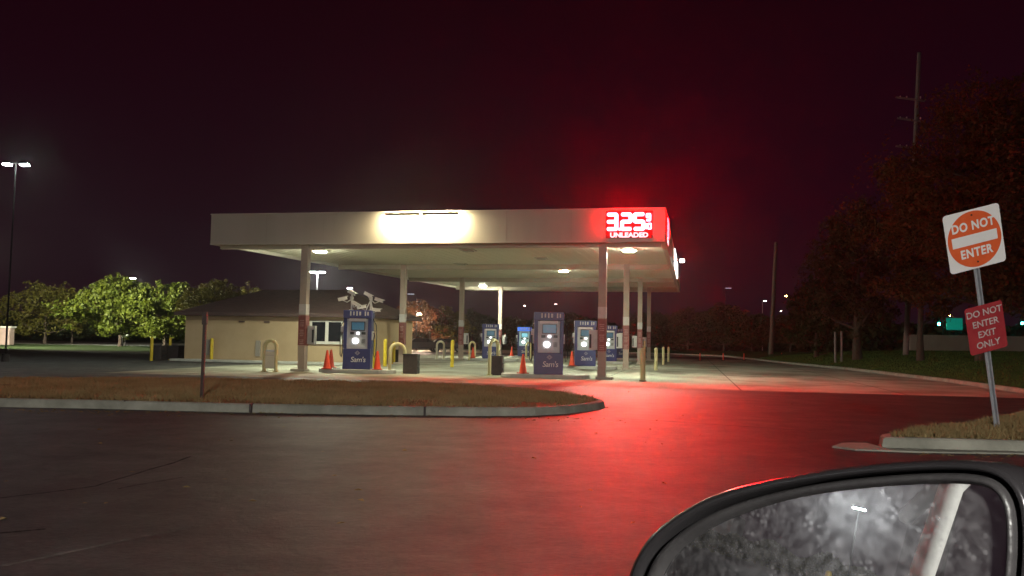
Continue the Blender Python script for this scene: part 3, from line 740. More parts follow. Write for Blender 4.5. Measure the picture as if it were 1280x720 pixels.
MB().tube([(0, 0, 0), (.005, 0, .3), (-.02, 0, .8), (-.03, 0, 1.02), (.01, .01, 1.12), (.05, .02, 1.18)], [.088, .088, .088, .09, .085, .05], 18).build('pipe', M['pale_yellow'], g)
MB().cyl((.07, .1, .0), (.07, .1, 1.42), .035).build('thin_post', M['pale_yellow'], g)
MB().cyl((0, 0, .0), (0, 0, .03), .13).build('collar', M['hose'], g)

# ------------------------------------------------------------------ arch guards
def arch(p, rz, m_, label, insert=None, w=.42, h=1.14, r_=.068):
    g = empty('arch_guard', p, rz, label, 'arch guard', 'bent pipe arch guards on the forecourt')
    pts = [(-w/2, 0, 0), (-w/2, 0, h-w/2)] + [(-w/2*cos(a_), 0, h-w/2+w/2*sin(a_)) for a_ in [radians(x) for x in range(15, 180, 15)]] + [(w/2, 0, h-w/2), (w/2, 0, 0)]
    MB().tube(pts, r_, 12).build('pipe', M[m_], g)
    ft_ = MB()
    for s_ in (-1, 1): ft_.box((s_*w/2, 0, .02), (.18, .16, .035))
    ft_.build('foot_plate', M[m_], g)
    if insert == 'panel':
        MB().box((0, .02, .44), (w-.10, .14, .62)).build('panel', M['cream'], g, bevel=.01)
        MB().box((0, .02, .80), (w-.10, .10, .07)).build('ledge', M['white_paint'], g)
        MB().box((0, -.055, .63), (w-.12, .008, .012)).build('panel_joint', M['beam'], g)
    if insert == 'small':
        MB().tube([(w/2, 0, .75), (w/2+.12, 0, .7), (w/2+.10, 0, .3)], .04, 8).build('side_pipe', M['steel_pale'], g)
    return g
arch(CW(-12.4, -1.25), TH+.1, 'pale_yellow', 'pale yellow arch guard with cream panel before the tan wall', 'panel', w=.46, h=1.17)
arch(CW(-7.85, .15), TH+.75, 'pale_yellow', 'pale yellow arch guard beside the dark bin at the second column', None, w=.62)
arch(CW(-13.4, 24.4), TH+.6, 'cream', 'cream arch guard far back, left of the lone yellow bollard', 'small', w=.5, h=1.2)
arch(CW(-10.9, 2*SP), TH+1.0, 'pale_yellow', 'yellow arch guard beside the far third-row pump', None, w=.5, h=1.2)
arch(CW(-4.28, 1.1), TH+1.25, 'pale_yellow', 'tall yellow arch guard with dark bin in the middle of the front row', None, w=.6, h=1.36)
arch(CW(-9.0, 3*SP-1.8), TH+1.0, 'pale_yellow', 'yellow arch guard before the pump with the cyan screen', None, w=.5, h=1.2)

# bins
def make_bin(label, p, rz, s=(.5, .5, .74), cat='trash bin'):
    g = empty('trash_bin', p, rz, label, cat, 'dark trash bins')
    MB().box((0, 0, s[2]/2), (s[0], s[1], s[2]-.02)).build('body', M['bin'], g, bevel=.03)
    MB().box((0, 0, s[2]+.005), (s[0]+.03, s[1]+.03, .05)).build('lid', M['pump_dark'], g, bevel=.02)
    for k_ in (0, 1): MB().box((s[0]/2+.012, 0, s[2]*(.62-.3*k_)), (.03, s[1]*.5, .10)).build('handle', M['pump_dark'], g, bevel=.01)
    return g
make_bin('dark square bin right of the arch guard beside the second column', CW(-7.38, .45), TH+.1, (.56, .5, .74))
make_bin('dark square bin inside the tall yellow arch guard', CW(-4.22, 1.35), TH+.1, (.50, .55, .72))
make_bin('small dark bin behind the arch guard near the three yellow bollards', GR(496, 454.5), TH, (.55, .5, .72))
make_bin('left one of the dark bins beside the tan building', GR(198, 450), TH, (.62, .6, .74))
make_bin('right one of the dark bins beside the tan building', GR(219, 450), TH, (.70, .6, .74))
make_bin('dark bin behind the pump with the cyan screen', CW(-8.4, 3*SP-.5), TH, (.8, .6, .9))

# ------------------------------------------------------------------ tan building
pL = GR(230, 451); BL = empty('kiosk_building', (pL.x, pL.y, 0), TH, 'low tan stucco building with dark hip roof left of the pumps', 'building')
BWD, BDP, BH = 10.1, 6.5, 2.36
wl = MB().prism([(0, 0), (BWD, 0), (BWD, BDP), (0, BDP)], 0, BH).build('wall', M['stucco'], BL)
ov = .42; zt0 = BH-.02; hp = BDP/2+ov
r_ = MB(); rz_ = 1.55
vs = [(-ov, -ov, zt0), (BWD+ov, -ov, zt0), (BWD+ov, BDP+ov, zt0), (-ov, BDP+ov, zt0), (hp-ov-.6, BDP/2, zt0+rz_), (BWD+ov-hp+.6, BDP/2, zt0+rz_)]
vs2 = [(x, y, z+.16) for x, y, z in vs[:4]]
r_.add(vs[:4]+vs2+[vs[4], vs[5]], [(3, 2, 1, 0), (0, 1, 5, 4), (1, 2, 6, 5), (2, 3, 7, 6), (3, 0, 4, 7), (4, 5, 9, 8), (5, 6, 9), (6, 7, 8, 9), (7, 4, 8)])
r_.build('roof', M['roof'], BL)
MB().prism([(-.25, -.9), (BWD+.25, -.9), (BWD+.25, -.002), (-.25, -.002)], .004, .12).build('kerb_walk', M['island'], BL, bevel=.02)
wx = 7.35
wn = MB().box((wx+.45, -.02, 1.62), (1.75, .06, 1.12)).build('window', M['frame_white'], BL, bevel=.006)
MB().box((wx+.06, -.054, 1.62), (.70, .012, .96)).box((wx+.92, -.054, 1.62), (.66, .012, .96)).build('pane', M['glass_dark'], wn)
MB().box((wx+.45, -.05, 1.03), (1.9, .12, .06)).build('sill', M['frame_white'], wn)
dr = MB().box((9.25, -.02, 1.0), (.9, .06, 1.96)).build('door', M['stucco_grey'], BL, bevel=.01)
MB().box((8.92, -.07, 1.0), (.04, .06, .12)).build('handle', M['steel_pale'], dr)
for x in (1.35, 4.15): MB().box((x, -.04, .72), (.26, .08, .8)).build('meter_box', M['stucco_grey'], BL, bevel=.01)
for x in (3.2, 4.6): MB().box((x, -.045, BH-.30), (.30, .09, .07)).build('wall_vent', M['roof'], BL)
MB().cyl((BWD-.15, -.06, 0), (BWD-.15, -.06, BH), .04).build('downpipe', M['frame_white'], BL)

# ------------------------------------------------------------------ foreground posts and signs
p = Vector((-5.69, 15.78, 0)); zz_ = .16
g = empty('sign_post', (p.x, p.y, zz_), .0, 'thin dark post standing alone on the dry grass island', 'post')
MB().box((0, 0, .80), (.055, .055, 1.62)).build('post', M['post_dark'], g, bevel=.004)
MB().box((0, -.0, 1.50), (.085, .07, .24)).build('bracket', M['post_dark'], g)

u = RT*72.91+UP*18.31+FW*5.11; v = RT*-17.25+UP*72.24+FW*-12.71
UX = u.normalized(); VY = v.normalized(); NZ = UX.cross(VY).normalized()
sc_ = 11.88
def on_sign(px, py): return AT(px, py, sc_)
cen = on_sign(1218, 298.5)
d_ = ray(1232.5, 410); cen2 = C0+d_*((cen-C0).dot(NZ)/d_.dot(NZ))
slope = ((cen2-cen)-UX*(cen2-cen).dot(UX)*.0); AXP = (cen-cen2).normalized()
b0 = cen-NZ*.05; base = b0-AXP*((b0.z-.17)/AXP.z)
print('sign post base', base)

SM = lambda P, dz=0: Matrix(((UX.x, VY.x, NZ.x, P.x+NZ.x*dz), (UX.y, VY.y, NZ.y, P.y+NZ.y*dz), (UX.z, VY.z, NZ.z, P.z+NZ.z*dz), (0, 0, 0, 1)))
G0 = empty('do_not_enter_sign', base, 0, 'leaning white and red do not enter sign above a smaller red exit only sign', 'road sign')
Mi = Matrix.Translation(-base)
top = cen + AXP*.40 - NZ*.05
PD = (top-base)
pst = MB(); ax = PD.normalized(); sd = UX
nr_ = ax.cross(sd).normalized(); sd = nr_.cross(ax).normalized()
MP = Matrix(((sd.x, -nr_.x, ax.x, 0), (sd.y, -nr_.y, ax.y, 0), (sd.z, -nr_.z, ax.z, 0), (0, 0, 0, 1)))
prof_ = [(-.045, .012), (-.026, .012), (-.018, -.022), (.018, -.022), (.026, .012), (.045, .012), (.045, .005), (.030, .005), (.022, -.029), (-.022, -.029), (-.030, .005), (-.045, .005)]
pst.prism(prof_, -.25, PD.length, MP)
pst.build('post', M['galv'], G0)
S1 = .845
plate = MB().prism(rr(S1, S1, .05, 5), 0, .004, Mi @ SM(cen, 0)).build('sign_plate', M['sign_white'], G0)
MB().prism(rr(S1, S1, .05, 5), -.003, -.0005, Mi @ SM(cen, 0)).build('plate_back', M['sign_back'], G0)
MB().prism([(.40*cos(2*pi*k_/64), .40*sin(2*pi*k_/64)) for k_ in range(64)], .0042, .0062, Mi @ SM(cen)).build('disc', M['sign_orange'], plate)
MB().prism(rr(.68, .148, .004), .0064, .0084, Mi @ SM(cen)).build('bar', M['sign_white'], plate)
text_obj('lettering', 'DO NOT', .172, M['sign_white'], plate, Mi @ SM(cen+VY*.192, .0075), extrude=.001, bold=.006, xs=.86, space=1.12)
text_obj('lettering', 'ENTER', .172, M['sign_white'], plate, Mi @ SM(cen-VY*.192, .0075), extrude=.001, bold=.006, xs=.86, space=1.12)
bl = MB()
for dy in (.345, -.33): bl.prism([(.012*cos(2*pi*k_/12), .012*sin(2*pi*k_/12)) for k_ in range(12)], .006, .014, Mi @ SM(cen+VY*dy))
bl.build('bolt', M['post_dark'], plate)
# smaller sign, same plane
off2 = cen2
plate2 = MB().prism(rr(.575, .70, .04, 5), 0, .004, Mi @ SM(off2, 0)).build('sign_plate', M['sign_red'], G0); plate2['label'] = 'faded red exit only plate'
for k_, tx in enumerate(('DO NOT', 'ENTER', 'EXIT', 'ONLY')):
    text_obj('lettering', tx, .135, M['sign_text'], plate2, Mi @ SM(off2+VY*(.235-.157*k_), .0055), extrude=.001, bold=.002)

# ------------------------------------------------------------------ lamps
def lamp(name, p, heads, mat_, label, cat='lamp post', pole=True, arm=.45, size=.34, rz=0, group='parking lot lamps', gz=0, pole_m='steel_dark', pr=.075):
    g = empty(name, (p.x, p.y, gz), rz, label, cat, group)
    h = p.z-gz
    MB().cyl((0, 0, 0), (0, 0, h+.1), pr, pr*.6, 12).build('pole', M[pole_m], g)
    MB().cyl((0, 0, 0), (0, 0, .35), .16, .16, 16).build('footing', M['kerb_dark'], g)
    for s_ in heads:
        MB().box((s_*arm*.5, 0, h+.05), (arm, .05, .05)).build('arm', M[pole_m], g)
        hd = MB().box((s_*(arm+size*.35), 0, h+.06), (size*1.5, size, .12), taper=.8).build('lamp_head', M[pole_m], g)
        MB().box((s_*(arm+size*.35), 0, h-.03), (size*1.25, size*.8, .06)).build('lens', M[mat_], hd)
    return g
lamp('parking_lamp', AT(20, 205, 38), (-1, 1), 'edge_light', 'tall double lamp high above the lot at the left edge', arm=.30, size=.26, pr=.045)
lamp('parking_lamp', AT(160, 347.5, 92), (1,), 'lot_light', 'lamp glowing over the top of the bright green tree', arm=.3, size=.45)
fl = empty('added_flood', (-44, 66, 0), 0, 'added unseen flood lights beyond the squat beige pier, brightening the lot trees', 'lamp post', 'parking lot lamps')  # unseen flood added to brighten the trees, no known lamp here
MB().cyl((0, 0, 0), (0, 0, 8.2), .10, .06, 12).build('pole', M['steel_dark'], fl)
for x_, tg in ((-.3, Vector((8, 21, -4))), (.5, Vector((17, 19, -4)))):
    n_v = tg.normalized(); Rm = n_v.to_track_quat('Z', 'Y').to_matrix(); c_ = Vector((x_, .1, 8.1))
    hd = MB().box(c_, (.75, .6, .18), Rm).build('lamp_head', M['steel_dark'], fl)
    for q_ in ((.36, 0, .17, .03, .6, .18), (-.36, 0, .17, .03, .6, .18), (0, .285, .17, .69, .03, .18), (0, -.285, .17, .69, .03, .18)):
        MB().box(c_+Rm @ Vector(q_[:3]), q_[3:], Rm).build('visor', M['steel_dark'], hd)
    MB().box(c_+Rm @ Vector((0, 0, .10)), (.66, .5, .02), Rm).build('lens', M['added_tree_light'], hd)
lamp('parking_lamp', AT(397, 340, 100), (-1, 1), 'lot_light', 'double white lamp on a pale pole right of the first column', arm=.35, size=.5, pole_m='steel_pale')
lamp('parking_lamp', AT(434, 360, 132), (1,), 'lot_light', 'white lamp above the camera cluster on the left pump', arm=.2, size=.5)
lamp('parking_lamp', AT(520, 367.5, 150), (-1,), 'lot_light_dim', 'dim lamp just right of the second left column', arm=.6, size=.9)
lamp('parking_lamp', AT(521, 392, 96), (1,), 'far_strong', 'tiny far lamp above the orange tree behind the canopy', arm=.2, size=.22)
lamp('parking_lamp', AT(654, 382, 200), (1,), 'lot_light_far', 'tiny far lamp above the cyan-screened pump', arm=.2, size=.35)
lamp('parking_lamp', AT(693, 380, 200), (1,), 'lot_light_far', 'tiny far lamp above the nearest right pump', arm=.2, size=.35)
lamp('street_lamp', AT(1022, 361, 120), (-1,), 'lot_light_warm', 'amber street lamp in front of the dark trees at right', arm=.5, size=.34, group='street lamps along the far road')
lamp('street_lamp', AT(987, 370, 135), (-1,), 'lot_light_warm', 'smaller amber street lamp left of the brighter one', arm=.5, size=.20, group='street lamps along the far road')
lamp('street_lamp', AT(953, 376, 150), (1,), 'lot_light_far', 'white street lamp on a pole left of the wooden utility pole', arm=.4, size=.3, group='street lamps along the far road', pole_m='steel_pale')
lamp('street_lamp', AT(907, 360, 170), (1,), 'lot_light_dim', 'faint bluish lamp in the sky right of the canopy', arm=.2, size=.9, group='street lamps along the far road')
lamp('street_lamp', AT(994, 381, 180), (-1,), 'lot_light_far', 'tiny white lamp below the amber street lamps', arm=.2, size=.2, group='street lamps along the far road')
lamp('street_lamp', AT(978, 389, 190), (-1,), 'lot_light_far', 'tiny lamp low beside the wooden utility pole', arm=.2, size=.2, group='street lamps along the far road')
lamp('street_lamp', AT(957, 399, 180), (-1,), 'lot_light_far', 'low pale lamp just left of the wooden utility pole', arm=.2, size=.35, group='street lamps along the far road')
# lot lamps behind the camera (their light falls on the drive and one shows in the mirror)
lamp('parking_lamp', Vector((2.5, -17, 8.5)), (-1, 1), 'rear_light', 'tall double lamp behind the car', arm=.3, size=.5, rz=.3)

# ------------------------------------------------------------------ utility poles
p = AT(963.5, 447, 85); tp_ = AT(970, 303, 85)
o = MB().cyl((0, 0, 0), (tp_.x-p.x, 0, tp_.z), .26, .15, 12).build('utility_pole', M['wood_pole']); o.location = (p.x, p.y, 0)
tag(o, 'bare wooden utility pole rising beyond the far drive', 'utility pole', 'utility poles')
g = empty('utility_pole', AT(1132, 441, 58).xy.to_3d()+Vector((0, 0, .7)), 0, 'tall pale utility pole with crossarms rising through the rusty tree', 'utility pole', 'utility poles')
t1 = AT(1149, 66, 58)-g.location
MB().cyl((0, 0, 0), t1, .19, .13, 12).build('pole', M['pale_pole'], g)
for py, L_, dz in ((124, 2.0, .25), (150, 1.8, -.1), (185, 2.0, 0)):
    c = AT(1146, py, 57.8)-g.location
    MB().box(c+Vector((-.45, 0, 0)), (L_, .1, .12), Matrix.Rotation(.12, 3, 'Y')).build('crossarm', M['pale_pole'], g)
    iv = MB()
    for s_ in (-1.15, -.7, .25): iv.lathe([(.02, .05), (.06, .09), (.03, .13), (.06, .17), (.03, .21)], 10, c+Vector((s_, 0, 0)))
    iv.build('insulator', M['cam_white'], g)
# bright short post beside the trunk
for px, l in ((1044, 'thin pale post under the trees, left one'), (1052, 'thin pale post under the trees, right one')):
    p = AT(px, 443, 55); o = MB().cyl((0, 0, -.2), (0, 0, 2.0), .07).build('post', M['pale_pole']); o.location = (p.x, 55, lawn_z(p.x, 55)); tag(o, l, 'post', 'pale posts under the trees')

# ------------------------------------------------------------------ far road furniture
def signal(px, py, Y, label):
    p = AT(px, py, Y); g = empty('traffic_light', (p.x, p.y, 0), 0, label, 'traffic light', 'green traffic lights on the far road')
    MB().cyl((.6, 0, 0), (.6, 0, p.z+1.3), .1).box((.3, 0, p.z+.95), (.7, .06, .06)).build('pole', M['steel_dark'], g)
    MB().box((0, 0, p.z+.35), (.36, .22, 1.15)).build('housing', M['steel_dark'], g, bevel=.03)
    for k_ in (1, 2): MB().cyl((0, -.12, p.z+k_*.36), (0, -.14, p.z+k_*.36), .12).build('lens', M['pump_dark'], g)
    MB().cyl((0, -.12, p.z), (0, -.14, p.z), .15).build('lens', M['green_lens'], g)
    return g
signal(1173, 405, 105, 'green traffic light left of the green road sign')
signal(1277, 404, 105, 'green traffic light at the right edge beyond the red sign')
p = AT(1193, 405, 104); g = empty('road_sign', (p.x, p.y, 0), 0, 'glowing green road sign between the traffic light and red sign', 'road sign')
MB().box((0, 0, p.z), (2.0, .08, 1.45)).build('panel', M['green_sign'], g, bevel=.03)
MB().cyl((-.8, .1, 0), (-.8, .1, p.z+.6), .07).cyl((.8, .1, 0), (.8, .1, p.z+.6), .07).build('post', M['steel_dark'], g)
p = AT(1192, 394.5, 112); lamp('street_lamp', p, (-1,), 'lot_light_warm', 'small orange lamp above the green road sign', arm=.3, size=.22, group='street lamps along the far road')
w0 = AT(1138, 434, 98); w1 = AT(1300, 434, 90)
g = MB().prism([(0, 0), (26, -4.5), (26, -4.1), (0, .4)], 0, 2.85).build('roadside_wall', M['far_wall']); g.location = (w0.x, w0.y, 0); tag(g, 'low pale brown wall beyond the lawn behind the red sign', 'wall')

# far left: low pier, lit store front
p = AT(4, 428, 85); g = empty('stone_pier', (p.x, p.y, 0), 0, 'squat beige pier at the left edge of the lot', 'pier')
MB().box((0, 0, .85), (1.7, .8, 1.7)).build('pier_body', M['far_wall'], g, bevel=.03); MB().box((0, 0, 1.78), (1.95, 1.0, .16)).build('cap', M['pale_wall'], g, bevel=.02)
p = AT(132, 402.5, 170); g = empty('store_building', (p.x, p.y, 0), 0, 'dark far store with two violet lit panels behind the trees', 'building')
MB().box((0, 6, 2.4), (30, 12, 4.8)).build('wall', M['steel_dark'], g)
for x in (-1.6, .9, ): MB().box((x, -.1, p.z), (1.35, .1, .75)).build('lit_panel', M['violet_lit'], g, bevel=.1)
p = GR(153, 433); g = empty('small_sign', (p.x, p.y, 0), 0, 'small low sign on a post at the edge of the far road', 'sign')
MB().cyl((0, 0, 0), (0, 0, .9), .07).build('post', M['steel_dark'], g); MB().box((.3, 0, 1.15), (1.1, .06, .45)).build('panel', M['white_paint'], g)

# dark parked car far behind the canopy
def car(loc, rz, label):
    g = empty('parked_car', loc, rz, label, 'car')
    pr = [(-2.2, .35), (-2.25, .75), (-2.05, .95), (-1.3, 1.0), (-.75, 1.40), (.55, 1.42), (1.15, 1.02), (2.05, .88), (2.25, .65), (2.22, .35)]
    MX = Matrix(((1, 0, 0, 0), (0, 0, 1, 0), (0, 1, 0, 0), (0, 0, 0, 1)))
    MB().prism(pr, -.85, .85, MX).build('body', M['parked_paint'], g, bevel=.06)
    MB().prism([(-1.15, 1.0), (-.72, 1.34), (.5, 1.36), (1.0, 1.02)], -.86, .86, MX).build('window', M['glass_dark'], g)
    for x in (-1.35, 1.4):
        for y in (-.72, .72): 
            wh = MB().cyl((x, y-.11, .33), (x, y+.11, .33), .33, n=20).build('wheel', M['tyre'], g); MB().cyl((x, y-.12, .33), (x, y+.12, .33), .19, n=16).build('rim', M['steel_pale'], wh)
    for y in (-.6, .6): MB().box((2.2, y, .68), (.08, .35, .14)).build('headlight', M['headlamp'], g, bevel=.02)
    return g
p = AT(556, 434, 92); car((p.x, 92, 0.01), .1, 'dark car parked far behind the canopy near the orange tree')
p = AT(527, 434, 88); car((p.x, 88, 0.01), .25, 'dark car parked far behind the second left column')

# ------------------------------------------------------------------ trees
def tree(name, x, y, z0, h, cw, cb, m_, label, n=9000, ls=.16, seed=0, lean=0, group=None, limbs=9, tr_r=None, ragged=.5):
    r = random.Random(seed); g = empty(name, (x, y, z0), 0, label, 'tree', group)
    tr_r = tr_r or h*.022+.04
    T = MB(); tips = []
    ax_ = [(lean*k_/6+r.uniform(-.04, .04)*h*.15, r.uniform(-.04, .04)*h*.15, -.3+(h*.80+.3)*k_/6) for k_ in range(7)]; ax_[0] = (0, 0, -.3)
    T.tube(ax_, [tr_r*(1.25 if k_ == 0 else (1-.14*k_)) for k_ in range(7)], 10)
    for i in range(limbs):
        f_ = (i+.5)/limbs; zb = cb*.75+(h*.78-cb*.75)*f_
        k_ = min(5, int(max(0, zb/(h*.80))*6)); q0 = Vector(ax_[k_]).lerp(Vector(ax_[k_+1]), .5)
        an = i*2.4+r.uniform(-.4, .4); reach = cw/2*(.45+.6*math.sin(pi*min(1, .22+.72*f_)))*r.uniform(.75, 1.12)
        q2 = q0+Vector((cos(an)*reach, sin(an)*reach, r.uniform(.10, .32)*reach+h*.05)); q1 = q0.lerp(q2, .5)+Vector((0, 0, -.06*reach))
        T.tube([q0, q1, q2], [tr_r*.42, tr_r*.25, tr_r*.07], 6)
        q2.z = min(q2.z, h*(.96-.28*min(1, reach/(cw/2))**2)); tips.append((q2, 1)); tips.append((q1.lerp(q2, .5), .8))
        for k2 in range(3):
            b_ = q0.lerp(q2, r.uniform(.45, .9)); e_ = b_+Vector((r.uniform(-1, 1), r.uniform(-1, 1), r.uniform(-.1, .9)))*reach*.42
            T.tube([b_, (b_+e_)/2+Vector((0, 0, .03*reach)), e_], [tr_r*.14, tr_r*.09, tr_r*.03], 5); tips.append((e_, .8))
    tips.append((Vector(ax_[-1])+Vector((0, 0, h*.08)), .9)); tips.append((Vector(ax_[-2]), .8))
    T.build('trunk', M['bark'], g)
    V = np.zeros((n*4, 3)); rg = np.random.default_rng(seed)
    wts = np.array([w_*rg.uniform(.5, 1.4) for _, w_ in tips]); wts /= wts.sum()
    ci = rg.choice(len(tips), n, p=wts); cc = np.array([list(p_) for p_, _ in tips])[ci]
    sg = cw*.085*rg.uniform(.6, 1.4, len(tips))[ci]
    # sub clumps give gaps
    sub = rg.normal(size=(len(tips)*7, 3)); si = rg.integers(0, 7, n)
    off_ = sub[ci*7+si]*sg[:, None]*1.3+rg.normal(size=(n, 3))*sg[:, None]*.36
    off_[:, 2] *= .75
    P_ = cc+off_; rad_ = np.hypot(P_[:, 0]-lean*.5, P_[:, 1])/(cw/2)
    top_ = h*(1.03-.26*np.clip(rad_, 0, 1.3)**2)-rg.random(n)**2*h*.16+(np.sin(P_[:, 0]*5/cw*3.1+seed)+np.cos(P_[:, 1]*5/cw*2.7+seed))*h*.035
    bot_ = cb*.6+np.clip(rad_-.35, 0, 1)*h*.12+rg.random(n)**2*h*.08
    P_[:, 2] = np.maximum(np.minimum(P_[:, 2], top_), bot_)
    a_ = rg.normal(size=(n, 3)); a_ /= np.linalg.norm(a_, axis=1)[:, None]
    b_ = np.cross(a_, rg.normal(size=(n, 3))); b_ /= np.linalg.norm(b_, axis=1)[:, None]
    s_ = ls*rg.uniform(.6, 1.3, n)[:, None]
    V[0::4] = P_-a_*s_*.5; V[1::4] = P_+b_*s_*.30+a_*s_*.05; V[2::4] = P_+a_*s_*.55; V[3::4] = P_-b_*s_*.30+a_*s_*.05
    me = bpy.data.meshes.new('foliage'); me.from_pydata(V.tolist(), [], [(4*i, 4*i+1, 4*i+2, 4*i+3) for i in range(n)]); me.update(); me.materials.append(M[m_])
    o = bpy.data.objects.new('foliage', me); COL.objects.link(o); o.parent = g
    return g
def tpx(name, px, Y, top, wpx, m_, label, cbz=1.2, z0=0, **k_):
    p = AT(px, 425, Y); tz = AT(px, top, Y).z-z0; w_ = wpx*Y/FPX
    return tree(name, p.x, Y, z0, tz, w_, cbz, m_, label, **k_)
GL = 'trees beyond the parking lot'
tpx('leafy_tree', 150, 88, 346, 88, 'leaf_green', 'bright green lit tree under the lamp, left of the building', seed=21, n=20000, ls=.34, group=GL, limbs=15)
tpx('leafy_tree', 206, 82, 350, 72, 'leaf_green', 'green tree just left of the tan building with the dark bins', seed=22, n=17000, ls=.32, group=GL, limbs=14)
tpx('leafy_tree', 56, 96, 352, 84, 'leaf_olive', 'sparse brownish tree at the far left with spreading branches', seed=23, n=9000, ls=.28, group=GL, limbs=12)
tpx('leafy_tree', 90, 102, 382, 56, 'leaf_dark', 'low dark green tree right of the sparse brownish one', seed=24, n=8000, ls=.28, group=GL)
tpx('leafy_tree', 268, 70, 343, 76, 'leaf_olive', 'yellowish green tree rising behind the left part of the dark roof', seed=25, n=10000, ls=.22, cbz=1.6, group=GL, limbs=12)
tpx('leafy_tree', 312, 78, 352, 50, 'leaf_olive', 'smaller yellowish tree behind the middle of the dark roof', seed=26, n=6000, ls=.22, cbz=1.6, group=GL)
GB = 'trees behind the canopy'
tpx('maple_tree', 518, 101, 378, 68, 'leaf_orange', 'orange red tree seen right of the second left column', seed=31, n=9000, ls=.28, group=GB)
tpx('leafy_tree', 556, 104, 384, 50, 'leaf_olive', 'olive tree between the orange tree and third left column', seed=32, n=8000, ls=.28, group=GB)
tpx('leafy_tree', 590, 108, 388, 52, 'leaf_dark', 'dark green tree right of the third left column', seed=33, n=8000, ls=.28, group=GB)
tpx('leafy_tree', 640, 140, 398, 60, 'leaf_dark', 'dark far tree behind the cyan-screened pump', seed=34, n=5000, ls=.4, group=GB)
tpx('leafy_tree', 480, 120, 392, 50, 'leaf_dark', 'dark far tree behind the three yellow bollards', seed=35, n=5000, ls=.35, group=GB)
tpx('leafy_tree', 700, 150, 392, 80, 'leaf_dark', 'dark far tree behind the nearest right pump', seed=36, n=5000, ls=.4, group=GB)
GD = 'dark trees right of the canopy'
for i, (px, Y, top, w_, l) in enumerate([(860, 130, 388, 80, 'dark tree just right of the canopy columns'), (905, 125, 380, 70, 'dark tree behind the leftmost orange posts'), (940, 120, 392, 60, 'low dark tree left of the wooden utility pole'), (988, 100, 392, 60, 'dark bushy tree right of the wooden utility pole'), (812, 140, 392, 70, 'dark far tree behind the right row of columns')]):
    tpx('leafy_tree', px, Y, top, w_, 'leaf_rust' if i == 3 else 'leaf_dark', l, seed=40+i, n=6500, ls=.38, group=GD)
GR_ = 'autumn trees on the right lawn'
def ltree(px, Y, top, w_, m_, l, **k_):
    p = AT(px, 430, Y); z0 = lawn_z(p.x, Y); return tpx('maple_tree', px, Y, top, w_, m_, l, z0=z0, group=GR_, **k_)
ltree(1072, 56, 238, 108, 'leaf_rust', 'mid-sized dark rusty tree left of the tall pale pole', seed=51, n=24000, ls=.20, cbz=2.2, limbs=16)
ltree(1020, 66, 345, 70, 'leaf_dark', 'low green-leaved tree beside the amber street lamp', seed=52, n=13000, ls=.26, cbz=.8)
ltree(1226, 44, 80, 236, 'leaf_orange', 'largest rusty orange tree, above the do not enter sign', seed=53, n=48000, ls=.20, cbz=3.0, limbs=22, tr_r=.26, lean=.5)
ltree(1150, 49, 205, 66, 'leaf_rust', 'tree with a dark trunk beside the tall pale pole', seed=54, n=11000, ls=.18, cbz=3.2, limbs=12, tr_r=.2)
ltree(1330, 40, 120, 170, 'leaf_rust', 'dark rusty tree at the right edge', seed=55, n=30000, ls=.22, cbz=2.6, limbs=14)
# distant woods reading as one mass
def woods(x0, x1, Y, h, seed, n):
    rg = np.random.default_rng(seed); V = []; F = []
    for i in range(n):
        x = rg.uniform(x0, x1); hh = h*(.75+.35*noise.noise(Vector((x*.11, seed, 0)))+.18*noise.noise(Vector((x*.5, seed, 3))))
        z = hh*(rg.random()**.6); y = Y+rg.uniform(-3, 3); s_ = rg.uniform(.3, .8); a = rg.normal(size=3); a /= np.linalg.norm(a); b = np.cross(a, rg.normal(size=3)); b /= np.linalg.norm(b); k_ = len(V)
        c = np.array([x, y, z]); V += [tuple(c-a*s_), tuple(c+b*s_*.7), tuple(c+a*s_), tuple(c-b*s_*.7)]; F.append((k_, k_+1, k_+2, k_+3))
    tag(MB().add(V, F).build('woods', M['leaf_dark']), kind='stuff')
woods(-150, -22, 150, 4.6, 1, 12000)
woods(-22, 70, 165, 6.8, 2, 12000)
woods(40, 130, 125, 6.2, 3, 8000)

# ------------------------------------------------------------------ what the car mirror sees: the lot to the left
# pole lamp, pale store with a blue sign, hedge, kerbs and a bollard
g = lamp('parking_lamp', Vector((-62, -.3, 5.6)), (-1, 1), 'mirror_light', 'lot lamp seen reflected in the car mirror', arm=.10, size=.30, rz=pi/2)
g = empty('store_building', (-110, 31, 0), 0, 'pale long store with blue sign seen in the car mirror', 'building')
MB().box((0, -4, 2.3), (14, 30, 4.6)).build('wall', M['pale_wall'], g)
MB().box((7.1, -17.0, 3.8), (.2, 1.6, 1.3)).build('wall_sign', mat('store_blue', (.03, .08, .4), .5, col2=(.04, .1, .45), scale=1, emit=(.04, .09, .4), estr=.3), g)
for i, (x, y) in enumerate(((-30, 3.4), (-44, 1.2))):
    k_ = MB().box((x, y, .075), (14, .5, .15)).build('kerb', M['kerb']); tag(k_, kind='structure')
o = make_bollard(M['yellow'], .09, 1.2).build('bollard', M['yellow']); o.location = (-26, .7, 0); tag(o, 'yellow bollard seen only in the car mirror', 'bollard', 'yellow bollards round the forecourt')

